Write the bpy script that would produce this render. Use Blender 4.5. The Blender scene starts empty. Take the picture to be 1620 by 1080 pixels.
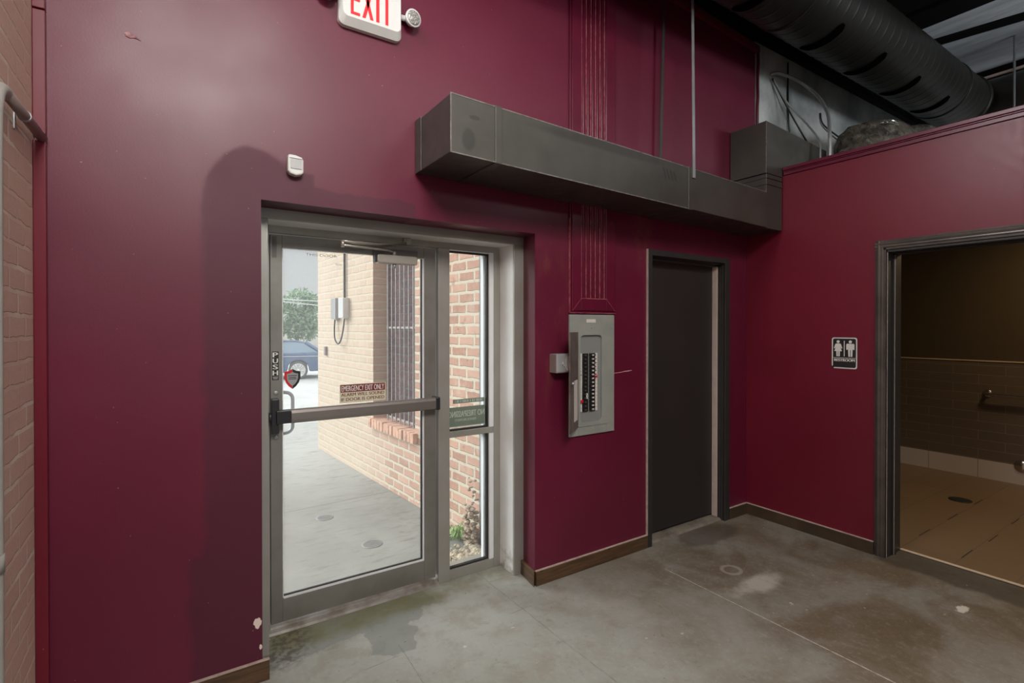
import bpy, bmesh, math, random
from math import sin, cos, pi, radians, atan2, sqrt
from mathutils import Vector, Matrix

random.seed(7)
SC = bpy.context.scene
COL = SC.collection

# ------------------------------------------------------------------ camera
cam_d = bpy.data.cameras.new('camera')
cam_d.sensor_width = 36.0
cam_d.lens = 36.0 * 807.0 / 1620.0
cam_d.shift_y = -18.2 / 1620.0
cam_d.clip_start = 0.05
cam_d.clip_end = 300
cam = bpy.data.objects.new('camera', cam_d)
COL.objects.link(cam)
cam.location = (0, 0, 1.6)
cam.rotation_euler = (radians(90 - 0.36), 0, radians(-33.42))
SC.camera = cam

# ------------------------------------------------------------------ exposure, sky, sun
SC.view_settings.view_transform = 'Standard'
SC.view_settings.look = 'None'
SC.view_settings.gamma = 1
SC.view_settings.exposure = 0
SC.view_settings.use_curve_mapping = False
SC.cycles.max_bounces = 8
SC.cycles.transparent_max_bounces = 16
SC.cycles.sample_clamp_indirect = 4
SC.cycles.use_denoising = True

world = bpy.data.worlds.new('overcast_sky')
SC.world = world
world.use_nodes = True
bg = world.node_tree.nodes['Background']
_wt = world.node_tree
_tc = _wt.nodes.new('ShaderNodeTexCoord'); _sx = _wt.nodes.new('ShaderNodeSeparateXYZ')
_mr = _wt.nodes.new('ShaderNodeMapRange'); _mr.interpolation_type = 'SMOOTHSTEP'
_wt.links.new(_tc.outputs['Generated'], _sx.inputs[0]); _wt.links.new(_sx.outputs[2], _mr.inputs[0])
# overcast sky: pale at the horizon, brighter overhead
_mr.inputs[1].default_value = 0.18; _mr.inputs[2].default_value = 0.62; _mr.inputs[3].default_value = 0.60; _mr.inputs[4].default_value = 1.9
_wt.links.new(_mr.outputs[0], bg.inputs[1])
bg.inputs[0].default_value = (0.96, 0.99, 1.0, 1)

def lamp(name, kind, loc, rot, energy, color=(1, 1, 1), **kw):
    l = bpy.data.lights.new(name, kind)
    l.energy = energy
    l.color = color
    for k, v in kw.items():
        setattr(l, k, v)
    o = bpy.data.objects.new(name, l)
    COL.objects.link(o)
    o.location = loc
    o.rotation_euler = rot
    return o

def aim(o, target):
    o.rotation_euler = (Vector(target) - o.location).to_track_quat('-Z', 'Y').to_euler()

sun = lamp('sun', 'SUN', (-2, 12, 10), (0, 0, 0), 3.8, (0.95, 0.98, 1.0), angle=radians(36))
aim(sun, Vector((-2, 12, 10)) + Vector((1.0, -1.0, -0.68)))
# ceiling lamp of the room, above and behind the viewer
la = lamp('ceiling_lamp_glow', 'AREA', (0.0, -1.0, 4.35), (0, 0, 0), 118, (1.0, 0.96, 0.92), shape='RECTANGLE', size=1.7, size_y=1.4, spread=radians(120))
aim(la, (0.3, 2.0, 2.3))
lb = lamp('room_fill_light', 'AREA', (2.6, -1.0, 4.35), (0, 0, 0), 58, (1.0, 0.93, 0.86), shape='RECTANGLE', size=1.5, size_y=0.7)  # unseen fill light, added to brighten the side walls
# light added high on the left for the right wall's sheen, no window built
lh = lamp('left_high_sheen_light', 'AREA', (-0.40, 1.45, 4.0), (0, 0, 0), 36, (0.97, 0.98, 1.0), shape='RECTANGLE', size=1.0, size_y=0.7, spread=radians(115))
aim(lh, (4.1, 0.8, 2.0))
lu = lamp('restroom_top_fill', 'AREA', (6.6, -3.2, 3.2), (0, 0, 0), 100, (0.95, 0.98, 1.0), shape='RECTANGLE', size=2.4, size_y=0.8)  # unseen light added to brighten the roof bays and grey wall
aim(lu, (5.6, 2.5, 4.1))
# daylight through the shop window behind the viewer
lw = lamp('shop_window_daylight', 'AREA', (1.0, -5.3, 2.0), (radians(90), 0, 0), 17, (0.93, 0.97, 1.0), shape='RECTANGLE', size=3.4, size_y=2.2)
# warm lamp in the restroom ceiling
lr = lamp('restroom_lamp_glow', 'AREA', (6.2, 0.7, 2.70), (0, 0, 0), 19, (1.0, 0.72, 0.42), shape='DISK', size=0.35)

# ------------------------------------------------------------------ node helpers
class NT:
    def __init__(s, name):
        s.m = bpy.data.materials.new(name)
        s.m.use_nodes = True
        s.t = s.m.node_tree
        s.b = s.t.nodes['Principled BSDF']
        s.out = s.t.nodes['Material Output']
        g = s.n('ShaderNodeNewGeometry')
        s.pos = g.outputs['Position']
    def n(s, typ, **kw):
        nd = s.t.nodes.new(typ)
        for k, v in kw.items():
            setattr(nd, k, v)
        return nd
    def put(s, sock, v):
        if isinstance(v, bpy.types.NodeSocket):
            s.t.links.new(v, sock)
        elif v is not None:
            if hasattr(sock.default_value, '__len__') and not hasattr(v, '__len__'):
                v = (v, v, v)
            if hasattr(sock.default_value, '__len__') and len(sock.default_value) == 4 and len(v) == 3:
                v = (*v, 1)
            sock.default_value = v
    def math(s, op, a, b=None, c=None, clamp=False):
        nd = s.n('ShaderNodeMath', operation=op, use_clamp=clamp)
        s.put(nd.inputs[0], a)
        if b is not None: s.put(nd.inputs[1], b)
        if c is not None: s.put(nd.inputs[2], c)
        return nd.outputs[0]
    def xyz(s, v=None):
        nd = s.n('ShaderNodeSeparateXYZ')
        s.put(nd.inputs[0], v or s.pos)
        return nd.outputs
    def comb(s, x, y, z=0.0):
        nd = s.n('ShaderNodeCombineXYZ')
        s.put(nd.inputs[0], x); s.put(nd.inputs[1], y); s.put(nd.inputs[2], z)
        return nd.outputs[0]
    def noise(s, scale, detail=4, rough=0.55, vec=None, dist=0.0):
        nd = s.n('ShaderNodeTexNoise')
        s.put(nd.inputs['Vector'], vec or s.pos)
        nd.inputs['Scale'].default_value = scale
        nd.inputs['Detail'].default_value = detail
        nd.inputs['Roughness'].default_value = rough
        nd.inputs['Distortion'].default_value = dist
        return nd.outputs['Fac']
    def scalev(s, v, sc):
        nd = s.n('ShaderNodeVectorMath', operation='MULTIPLY')
        s.put(nd.inputs[0], v or s.pos); nd.inputs[1].default_value = sc
        return nd.outputs[0]
    def ramp(s, x, a, b, c=0.0, d=1.0, smooth=True):
        nd = s.n('ShaderNodeMapRange')
        nd.interpolation_type = 'SMOOTHSTEP' if smooth else 'LINEAR'
        s.put(nd.inputs[0], x)
        for i, v in enumerate((a, b, c, d)): nd.inputs[1 + i].default_value = v
        return nd.outputs[0]
    def mix(s, f, a, b):
        nd = s.n('ShaderNodeMix', data_type='RGBA')
        s.put(nd.inputs[0], f); s.put(nd.inputs[6], a); s.put(nd.inputs[7], b)
        return nd.outputs[2]
    def mul(s, a, b): return s.math('MULTIPLY', a, b)
    def mx(s, a, b): return s.math('MAXIMUM', a, b)
    def blob(s, u, v, cu, cv, ru, rv, soft=0.25, nz=None, amp=0.0):
        """1 inside an ellipse, 0 outside, edge wobbled by a noise"""
        a = s.math('DIVIDE', s.math('SUBTRACT', u, cu), ru)
        b = s.math('DIVIDE', s.math('SUBTRACT', v, cv), rv)
        d = s.math('SQRT', s.math('ADD', s.mul(a, a), s.mul(b, b)))
        if nz is not None:
            d = s.math('ADD', d, s.mul(s.math('SUBTRACT', nz, 0.5), amp))
        return s.ramp(d, 1 - soft / 2, 1 + soft / 2, 1, 0)
    def box(s, u, v, u0, u1, v0, v1, soft=0.03):
        r = s.mul(s.ramp(u, u0 - soft, u0 + soft), s.ramp(u, u1 - soft, u1 + soft, 1, 0))
        return s.mul(r, s.mul(s.ramp(v, v0 - soft, v0 + soft), s.ramp(v, v1 - soft, v1 + soft, 1, 0)))
    def line(s, u, v, p, q, w):
        """1 along the segment p-q"""
        dx, dy = q[0] - p[0], q[1] - p[1]; L = sqrt(dx * dx + dy * dy); dx /= L; dy /= L
        uu = s.math('SUBTRACT', u, p[0]); vv = s.math('SUBTRACT', v, p[1])
        al = s.math('ADD', s.mul(uu, dx), s.mul(vv, dy))
        ac = s.math('ABSOLUTE', s.math('SUBTRACT', s.mul(uu, dy), s.mul(vv, dx)))
        r = s.ramp(ac, w * .5, w, 1, 0)
        return s.mul(r, s.mul(s.ramp(al, -w, w), s.ramp(al, L - w, L + w, 1, 0)))
    def bump(s, h, strength=0.3, dist=0.01, normal=None):
        nd = s.n('ShaderNodeBump')
        s.put(nd.inputs['Height'], h)
        nd.inputs['Strength'].default_value = strength
        nd.inputs['Distance'].default_value = dist
        if normal is not None: s.put(nd.inputs['Normal'], normal)
        s.put(s.b.inputs['Normal'], nd.outputs[0])
        return nd.outputs[0]
    def fin(s, color=None, rough=None, metal=None, spec=None):
        if color is not None: s.put(s.b.inputs['Base Color'], color)
        if rough is not None: s.put(s.b.inputs['Roughness'], rough)
        if metal is not None: s.put(s.b.inputs['Metallic'], metal)
        if spec is not None: s.put(s.b.inputs['Specular IOR Level'], spec)
        return s.m

def plain(name, c, rough=0.5, metal=0.0, spec=0.5, var=0.0, scale=12, c2=None):
    """a painted, plastic or metal surface with faint blotches"""
    n = NT(name)
    col = c
    if var or c2:
        f = n.ramp(n.noise(scale, 5), 0.35, 0.7)
        col = n.mix(f, c, c2 or tuple(max(0, x * (1 - var)) for x in c))
    return n.fin(col, rough, metal, spec)

M = {}
# maroon paint of the back wall, with the fresh matt patch round the glass door
n = NT('maroon_wall_paint'); x, y, z = n.xyz()[0:3]
nz = n.noise(3.2, 4); nf = n.noise(26, 3); nb = n.noise(1.1, 3)
xw = n.math('ADD', x, n.mul(n.math('SUBTRACT', n.noise(9, 4), 0.5), 0.07))
zw = n.math('ADD', z, n.mul(n.math('SUBTRACT', n.noise(7, 4), 0.5), 0.08))
patch = n.mx(n.box(xw, zw, 0.10, 0.36, -0.2, 2.12, 0.02), n.blob(xw, zw, 0.30, 2.10, 0.21, 0.30, 0.12))
sl = n.math('ADD', zw, n.mul(n.math('SUBTRACT', x, 0.4), 0.02))
patch = n.mx(patch, n.box(xw, sl, 0.3, 1.06, 2.0, 2.265, 0.008))
patch = n.mx(patch, n.box(xw, sl, 0.3, 0.56, 2.0, 2.33, 0.008))
low = n.mul(n.box(xw, zw, 0.05, 0.42, -0.2, 0.62, 0.02), 1.0)
patch = n.mx(patch, low)
col = n.mix(n.ramp(nb, 0.35, 0.7), (0.106, 0.0055, 0.024), (0.125, 0.0070, 0.030))
col = n.mix(n.mul(n.ramp(nf, 0.45, 0.8), 0.25), col, (0.100, 0.0055, 0.021))
col = n.mix(n.mul(patch, 0.6), col, (0.052, 0.005, 0.019))
scuff = n.mul(n.blob(x, z, 1.98, 1.75, 0.10, 0.55, 1.2), n.ramp(n.noise(14, 5, vec=n.scalev(None, (1, 1, 0.35))), 0.45, 0.7))
scuff = n.mx(scuff, n.mul(n.blob(x, z, 2.80, 2.30, 0.10, 0.25, 1.2), n.ramp(nf, 0.35, 0.7)))
col = n.mix(n.mul(scuff, 0.35), col, (0.20, 0.07, 0.045))
specks = n.ramp(n.noise(75, 1), 0.80, 0.83)
col = n.mix(n.mul(specks, 0.5), col, (0.45, 0.28, 0.25))
crack = n.mx(n.line(x, z, (2.52, 1.278), (2.70, 1.292), 0.0025), n.line(x, z, (2.62, 1.287), (2.68, 1.289), 0.004))
col = n.mix(crack, col, (0.5, 0.3, 0.28))
chips = n.mx(n.blob(x, z, 0.305, 0.262, 0.016, 0.022, 0.2, n.noise(60, 3), 1.3), n.blob(x, z, 0.318, 0.15, 0.006, 0.012, 0.2, n.noise(80, 3), 1.2))
col = n.mix(chips, col, (0.75, 0.62, 0.55))
n.bump(n.math('ADD', n.mul(nf, 0.5), n.noise(140, 2)), 0.12, 0.002)
M['maroon'] = n.fin(col, n.math('ADD', n.mul(patch, 0.14), n.ramp(nz, 0.2, 0.8, 0.38, 0.46)), spec=0.5)

# the same paint on the restroom wall, parapet and boards
n = NT('maroon_trim_paint'); nf = n.noise(20, 4); nb = n.noise(1.3, 3)
col = n.mix(n.ramp(nb, 0.35, 0.7), (0.135, 0.0075, 0.020), (0.155, 0.0090, 0.024))
col = n.mix(n.mul(n.ramp(n.noise(70, 1), 0.80, 0.84), 0.5), col, (0.5, 0.3, 0.3))
n.bump(nf, 0.08, 0.002)
M['maroon2'] = n.fin(col, n.ramp(nf, 0.3, 0.7, 0.34, 0.40), spec=0.5)
M['maroon_gloss'] = plain('maroon_gloss_board', (0.115, 0.0065, 0.026), 0.33, var=0.2, scale=8)
M['maroon_worn'] = plain('worn_board_edge', (0.42, 0.13, 0.15), 0.5, c2=(0.25, 0.03, 0.06), scale=30)

# concrete floor
n = NT('stained_concrete'); x, y, z = n.xyz()[0:3]
n1 = n.noise(0.9, 5, 0.6); n2 = n.noise(5, 6, 0.65); n3 = n.noise(38, 4, 0.7); n4 = n.noise(2.2, 5, 0.6, dist=0.6)
col = n.mix(n.ramp(n1, 0.3, 0.7), (0.315, 0.32, 0.285), (0.37, 0.38, 0.355))
col = n.mix(n.mul(n.ramp(n2, 0.42, 0.72), 0.55), col, (0.24, 0.205, 0.155))
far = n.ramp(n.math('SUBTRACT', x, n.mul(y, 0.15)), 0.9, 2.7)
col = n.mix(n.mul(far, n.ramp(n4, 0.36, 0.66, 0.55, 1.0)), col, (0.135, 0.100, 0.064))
col = n.mix(n.mul(n.ramp(n3, 0.5, 0.75), 0.22), col, (0.5, 0.48, 0.43))
scr = n.ramp(n.noise(34, 5, 0.75, vec=n.scalev(None, (1.0, 0.25, 1)), dist=0.8), 0.58, 0.70)
col = n.mix(n.mul(scr, 0.30), col, (0.42, 0.38, 0.31))
col = n.mix(n.mul(n.ramp(n.noise(12, 6, 0.75, dist=1.2), 0.55, 0.72), 0.35), col, (0.10, 0.085, 0.06))
# water stain and algae in front of the glass door
wx = n.math('ADD', x, n.mul(n.math('SUBTRACT', n.noise(6, 5), 0.5), 0.16))
wy = n.math('ADD', y, n.mul(n.math('SUBTRACT', n.noise(5, 5, vec=n.scalev(None, (1.3, 0.8, 1))), 0.5), 0.14))
wj = n.math('ADD', wy, n.mul(n.math('SUBTRACT', n.noise(22, 3), 0.5), 0.06))
st = n.mx(n.box(wx, n.math('ADD', wj, n.mul(x, -0.12)), 0.30, 1.27, 2.555, 3.2, 0.010), n.blob(wx, wj, 0.93, 2.55, 0.125, 0.165, 0.08))
st = n.mx(st, n.mul(n.blob(wx, wj, 1.02, 2.68, 0.14, 0.10, 0.08), 1.0))
col = n.mix(n.mul(st, 0.70), col, (0.185, 0.20, 0.185))
alg = n.mx(n.mul(n.box(wx, wj, 0.30, 1.33, 2.70, 3.2, 0.05), n.ramp(n2, 0.30, 0.58, 0.55, 1)), n.mul(n.box(wx, wy, 1.2, 1.85, 2.74, 3.2, 0.09), n.ramp(n2, 0.35, 0.6, 0.2, 0.7)))
col = n.mix(n.mul(alg, 0.75), col, (0.15, 0.145, 0.062))
dirt = n.mul(n.blob(x, y, 0.42, 2.80, 0.16, 0.22, 0.8), n.ramp(n.noise(30, 4), 0.4, 0.6))
col = n.mix(n.mul(dirt, 0.8), col, (0.07, 0.055, 0.04))
# dark scuff in front of the second door, dark edge at the restroom sill, rings, paint splashes
d2 = n.blob(x, y, 3.42, 2.44, 0.32, 0.13, 0.3, n.noise(6, 4), 1.0)
col = n.mix(n.mul(d2, 0.62), col, (0.075, 0.062, 0.05))
sill = n.box(wx, y, 4.02, 4.4, -1.0, 1.55, 0.03)
col = n.mix(n.mul(sill, 0.8), col, (0.065, 0.050, 0.036))
r0 = n.math('SUBTRACT', x, 3.05); r1 = n.math('SUBTRACT', y, 2.0)
rr = n.math('SQRT', n.math('ADD', n.mul(r0, r0), n.mul(n.mul(r1, r1), 1.2)))
ring = n.ramp(n.math('ABSOLUTE', n.math('SUBTRACT', rr, 0.062)), 0.006, 0.02, 1, 0)
col = n.mix(n.mul(ring, 0.4), col, (0.5, 0.46, 0.38))
sp = n.mx(n.mul(n.blob(x, y, 3.02, 1.80, 0.20, 0.07, 0.9, n2, 2.0), 0.5), n.blob(x, y, 3.72, 1.0, 0.05, 0.025, 0.3, n3, 2.0))
sp = n.mx(sp, n.mul(n.ramp(n.noise(17, 2), 0.735, 0.76), 0.55))
col = n.mix(sp, col, (0.62, 0.59, 0.52))
spk = n.mul(n.ramp(n.noise(52, 2), 0.735, 0.75), 0.85)
col = n.mix(spk, col, (0.035, 0.03, 0.025))
# saw cuts and joints
jl = n.line(x, y, (2.697, 2.25), (2.689, -3), 0.0045)
col = n.mix(n.mul(jl, n.ramp(n3, 0.35, 0.6, 0.35, 0.9)), col, (0.60, 0.57, 0.50))
xj = n.math('ADD', x, n.mul(n.math('SUBTRACT', n.noise(8, 4), 0.5), 0.02)); yj = n.math('ADD', y, n.mul(n.math('SUBTRACT', n.noise(9, 4), 0.5), 0.012))
jd = n.line(xj, yj, (1.63, 2.9), (1.73, -3), 0.0035)
for p, q in (((3.06, 2.28), (3.32, -1)), ((0.93, 2.45), (0.90, -2)), ((0.33, 2.56), (0.52, 2.60)), ((0.735, 2.356), (0.905, 2.369)), ((1.55, 2.372), (1.70, 2.374)), ((3.9, 2.2), (3.62, -2)), ((1.64, 2.74), (1.85, 2.73))):
    jd = n.mx(jd, n.line(xj, yj, p, q, 0.003))
col = n.mix(n.mul(jd, n.ramp(n3, 0.35, 0.6, 0.15, 0.6)), col, (0.12, 0.11, 0.095))
n.bump(n.math('ADD', n.mul(n2, 0.7), n.mul(n3, 0.3)), 0.15, 0.006)
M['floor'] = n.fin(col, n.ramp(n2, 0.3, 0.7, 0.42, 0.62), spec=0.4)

# paving outside
n = NT('outdoor_paving'); x, y, z = n.xyz()[0:3]
n2 = n.noise(2.0, 6, 0.65); n3 = n.noise(9, 4, 0.6, vec=n.scalev(None, (0.5, 2.0, 1)))
col = n.mix(n.ramp(n2, 0.3, 0.7), (0.215, 0.213, 0.192), (0.265, 0.262, 0.24))
col = n.mix(n.ramp(y, 4.4, 7.0, 0, 0.85), col, (0.42, 0.42, 0.40))   # sun and haze whiteness farther out, painted into the colour
col = n.mix(n.mul(n.ramp(n3, 0.52, 0.72), 0.6), col, (0.15, 0.14, 0.10))
col = n.mix(n.mul(n.ramp(n.noise(16, 4, 0.6, vec=n.scalev(None, (0.6, 2.4, 1)), dist=1.0), 0.66, 0.72), 0.6), col, (0.09, 0.08, 0.06))
col = n.mix(n.mul(n.line(x, y, (-3, 4.55), (3, 4.86), 0.012), 0.85), col, (0.16, 0.15, 0.13))
col = n.mix(n.mul(n.line(x, y, (-3, 7.35), (3, 7.6), 0.012), 0.6), col, (0.2, 0.19, 0.17))
edge = n.blob(x, y, 1.62, 4.2, 0.10, 1.1, 1.0)
col = n.mix(n.mul(edge, n.mul(n.ramp(n.noise(22, 4), 0.5, 0.62), 0.5)), col, (0.2, 0.17, 0.12))
n.bump(n2, 0.1, 0.01)
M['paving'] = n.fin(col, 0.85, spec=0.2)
M['asphalt'] = plain('parking_lot_asphalt', (0.50, 0.50, 0.49), 0.9, var=0.12, scale=1.5, spec=0.2)

def brick_mat(name, ca, cb, mortar, axes, bw=0.215, rh=0.0825, ms=0.010, bumpd=0.012, paint=None, off=(0, 0), sun_tint=None, rough=0):
    n = NT(name)
    tc = n.n('ShaderNodeTexCoord')
    o = n.xyz(tc.outputs['Object'])
    wob = n.mul(n.math('SUBTRACT', n.noise(12, 5, vec=tc.outputs['Object']), 0.5), 0.022)
    v = n.comb(n.math('ADD', n.math('ADD', o[axes[0]], wob), off[0]), n.math('ADD', n.math('ADD', o[axes[1]], wob), off[1]))
    br = n.n('ShaderNodeTexBrick')
    n.put(br.inputs['Vector'], v)
    br.inputs['Scale'].default_value = 1.0
    br.inputs['Brick Width'].default_value = bw
    br.inputs['Row Height'].default_value = rh
    br.inputs['Mortar Size'].default_value = ms
    br.inputs['Mortar Smooth'].default_value = 0.25
    br.inputs['Bias'].default_value = 0.0
    n.put(br.inputs['Color1'], ca); n.put(br.inputs['Color2'], cb); n.put(br.inputs['Mortar'], mortar)
    nn = n.noise(30, 5, 0.7, vec=tc.outputs['Object']); n8 = n.noise(3, 4, vec=tc.outputs['Object'])
    col = n.mix(n.mul(n.ramp(nn, 0.45, 0.75), 0.35), br.outputs['Color'], mortar)
    hole = n.ramp(n.noise(16, 3, vec=tc.outputs['Object']), 0.70, 0.74)
    col = n.mix(n.mul(hole, 0.7), col, (0.10, 0.07, 0.05))
    if rough == 2:
        col = n.mix(n.mul(n.ramp(n.noise(40, 4, 0.7, vec=tc.outputs['Object']), 0.48, 0.62), 0.5), col, (0.03, 0.03, 0.035))
    if rough == 1:  # chipped arrises, open joints and sooty bricks
        col = n.mix(n.mul(n.ramp(n.noise(13, 5, 0.7, vec=tc.outputs['Object']), 0.56, 0.66), 0.5), col, (0.25, 0.15, 0.11))
        col = n.mix(n.mul(n.ramp(n.noise(5, 4, 0.6, vec=tc.outputs['Object']), 0.5, 0.7), 0.35), col, (0.62, 0.50, 0.42))
    if paint:
        pm = n.ramp(n8, 0.30, 0.55)
        col = n.mix(n.mul(pm, 0.8), col, paint)
    if sun_tint:  # sunlight on the far end, painted as paler, yellower brick
        col = n.mix(n.mul(n.ramp(o[0], sun_tint[0], sun_tint[1]), 0.72), col, sun_tint[2])
    n.bump(n.math('ADD', n.math('SUBTRACT', 1.0, br.outputs['Fac']), n.mul(nn, 0.4)), 0.7, bumpd)
    return n.fin(col, 0.85, spec=0.25)
M['brick'] = brick_mat('alley_brick', (0.56, 0.35, 0.265), (0.40, 0.225, 0.165), (0.58, 0.52, 0.41), (0, 2), off=(0.06, 0.035), ms=0.014, sun_tint=(1.0, 2.4, (0.62, 0.52, 0.40)), rough=1)
M['brick_dark'] = brick_mat('dark_infill_brick', (0.14, 0.065, 0.06), (0.085, 0.045, 0.05), (0.13, 0.10, 0.10), (0, 2), rough=2)
M['brick_left'] = brick_mat('painted_interior_brick', (0.66, 0.45, 0.37), (0.60, 0.40, 0.33), (0.78, 0.68, 0.58), (1, 2), bw=0.21, rh=0.078, ms=0.009, paint=(0.64, 0.43, 0.35))
M['brick_sill'] = plain('sill_brick', (0.66, 0.40, 0.29), 0.85, var=0.35, scale=14)

n = NT('grey_rough_render'); n2 = n.noise(1.2, 5, 0.6); x, y, z = n.xyz()[0:3]
col = n.mix(n.ramp(n2, 0.35, 0.65), (0.62, 0.66, 0.65), (0.27, 0.30, 0.30))
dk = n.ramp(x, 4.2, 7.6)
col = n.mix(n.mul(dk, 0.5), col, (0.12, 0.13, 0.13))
n.bump(n.noise(8, 5), 0.2, 0.01)
M['render_grey'] = n.fin(col, 0.9, spec=0.1)
M['black_paint'] = plain('black_ceiling_paint', (0.006, 0.006, 0.0055), 0.85, spec=0.1)
n = NT('grey_deck_panel'); n2 = n.noise(2.5, 5, vec=n.scalev(None, (4, 0.7, 1)))
M['deck_panel'] = n.fin(n.mix(n.ramp(n2, 0.35, 0.7), (0.60, 0.66, 0.72), (0.42, 0.46, 0.50)), 0.8)

n = NT('dark_painted_sheet_metal'); x, y, z = n.xyz()[0:3]
n2 = n.noise(2.5, 5); nd = n.noise(11, 4)
col = n.mix(n.ramp(n2, 0.35, 0.7), (0.078, 0.073, 0.063), (0.058, 0.054, 0.047))
sm = n.mx(n.blob(x, z, 1.165, 2.49, 0.035, 0.055, 0.5, nd, 0.8), n.blob(x, z, 1.20, 2.60, 0.03, 0.012, 0.6, nd, 0.8))
for k_ in range(4):
    sm = n.mx(sm, n.line(x, z, (2.60 + 0.035 * k_, 2.62 - 0.004 * k_), (2.63 + 0.035 * k_, 2.55), 0.011))
streak = n.mul(n.blob(x, z, 2.1, 2.645, 0.55, 0.025, 0.9, n.noise(3, 3), 0.7), 0.7)
col = n.mix(n.mul(n.mx(sm, streak), 0.65), col, (0.028, 0.026, 0.024))
M['duct'] = n.fin(col, n.ramp(nd, 0.3, 0.7, 0.33, 0.45), 0.35)
M['duct_edge'] = plain('worn_duct_seam', (0.22, 0.21, 0.185), 0.45, 0.3, c2=(0.12, 0.115, 0.10), scale=40)
M['duct_dark'] = plain('black_spiral_sheet_metal', (0.017, 0.0165, 0.014), 0.45, 0.0, spec=0.22, c2=(0.011, 0.0105, 0.0095), scale=2)
M['slot'] = plain('slot_shadow_black', (0.002, 0.002, 0.002), 0.95, spec=0.0)
n = NT('crumpled_grey_insulation_wrap'); nw = n.noise(9, 6, 0.7, dist=1.5)
col = n.mix(n.ramp(nw, 0.35, 0.62), (0.045, 0.04, 0.034), (0.20, 0.18, 0.14))
n.bump(nw, 1.0, 0.06)
M['flex'] = n.fin(col, 0.4)
M['flex_old'] = plain('crumpled_wrap_plain', (0.20, 0.18, 0.14), 0.45, c2=(0.05, 0.046, 0.04), scale=6)
M['foil'] = plain('crumpled_foil', (0.6, 0.6, 0.58), 0.25, 0.9)
M['yellow_wool'] = plain('yellow_insulation_wool', (0.55, 0.43, 0.18), 0.9, var=0.3)

M['door_metal'] = plain('dirty_anodised_aluminium', (0.235, 0.228, 0.205), 0.42, 0.45, c2=(0.19, 0.18, 0.155), scale=5)
M['frame_metal'] = plain('grey_aluminium_frame', (0.34, 0.33, 0.30), 0.42, 0.35, c2=(0.30, 0.29, 0.25), scale=4)
n = NT('cream_grey_jamb_paint'); x, y, z = n.xyz()[0:3]
col = n.mix(n.ramp(n.noise(3, 4), 0.3, 0.7), (0.80, 0.80, 0.78), (0.72, 0.72, 0.70))
grime = n.mul(n.ramp(z, 0.0, 0.22, 1, 0), n.ramp(n.noise(24, 4), 0.42, 0.66))
col = n.mix(n.mul(grime, 0.7), col, (0.18, 0.13, 0.08))
M['jamb'] = n.fin(col, 0.28)
M['pipe_grey'] = plain('grey_painted_pipe', (0.36, 0.35, 0.32), 0.45, var=0.15)
M['chip'] = plain('torn_red_paint', (0.16, 0.006, 0.02), 0.6, c2=(0.5, 0.3, 0.3), scale=45)
M['bead'] = plain('white_glazing_bead', (0.72, 0.73, 0.74), 0.4, var=0.05)
M['gasket'] = plain('black_gasket', (0.015, 0.015, 0.014), 0.6)
M['bar_metal'] = plain('brushed_push_bar', (0.30, 0.265, 0.245), 0.36, 0.7, c2=(0.26, 0.235, 0.22), scale=3)
M['black_plastic'] = plain('black_plastic', (0.018, 0.018, 0.020), 0.38)
M['closer'] = plain('silver_closer_body', (0.42, 0.39, 0.34), 0.35, 0.5, var=0.1)
M['closer_plate'] = plain('grey_closer_plate', (0.14, 0.13, 0.12), 0.5, 0.3)
M['chrome'] = plain('polished_steel', (0.62, 0.60, 0.56), 0.2, 0.95)
M['steel'] = plain('galvanised_steel', (0.40, 0.42, 0.43), 0.4, 0.6, var=0.15)
M['threshold'] = plain('worn_aluminium_threshold', (0.34, 0.325, 0.30), 0.38, 0.4, c2=(0.17, 0.14, 0.11), scale=9)
M['white_plastic'] = plain('white_plastic', (0.70, 0.71, 0.68), 0.35, var=0.04)
M['white_lens'] = plain('frosted_lens', (0.50, 0.51, 0.50), 0.2, var=0.1)
n = NT('faceted_lamp_lens')
vo = n.n('ShaderNodeTexVoronoi'); vo.inputs['Scale'].default_value = 150; n.put(vo.inputs['Vector'], n.pos)
M['lens'] = n.fin(n.mix(n.ramp(vo.outputs['Distance'], 0.1, 0.55), (0.75, 0.75, 0.74), (0.22, 0.21, 0.19)), 0.15)
M['red'] = plain('exit_red', (0.85, 0.015, 0.025), 0.4, var=0.03)
M['red_tag'] = plain('red_tag', (0.55, 0.01, 0.015), 0.5)
M['sign_red'] = plain('dark_red_print', (0.16, 0.01, 0.012), 0.45)
M['sign_cream'] = plain('cream_sticker', (0.62, 0.60, 0.44), 0.45, var=0.06)
M['ink'] = plain('black_ink', (0.016, 0.016, 0.016), 0.5)
M['sign_black'] = plain('black_sign_face', (0.020, 0.020, 0.020), 0.35)
M['sign_white'] = plain('white_sign_print', (0.68, 0.66, 0.62), 0.5)
M['sticker_green'] = plain('grey_green_sticker_back', (0.155, 0.20, 0.155), 0.5, var=0.08)
M['sticker_letter'] = plain('pale_sticker_letters', (0.42, 0.48, 0.40), 0.5)
M['sticker_grey'] = plain('grey_sticker', (0.30, 0.31, 0.31), 0.45)
M['ghost'] = plain('faded_vinyl_letters', (0.55, 0.55, 0.54), 0.6)
M['panel'] = plain('light_grey_panel_enamel', (0.315, 0.325, 0.295), 0.40, 0.1, c2=(0.27, 0.285, 0.26), scale=6)
M['panel_in'] = plain('inner_panel_enamel', (0.24, 0.25, 0.24), 0.4, 0.1)
M['panel_reflect'] = plain('panel_door_reflection', (0.10, 0.072, 0.062), 0.45, c2=(0.16, 0.125, 0.115), scale=9)  # brown is the maroon wall's reflection, painted into the door colour
M['paper'] = plain('paper_label', (0.66, 0.62, 0.58), 0.7, var=0.1, scale=60)
M['breaker'] = plain('breaker_black', (0.013, 0.013, 0.013), 0.35)
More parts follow.
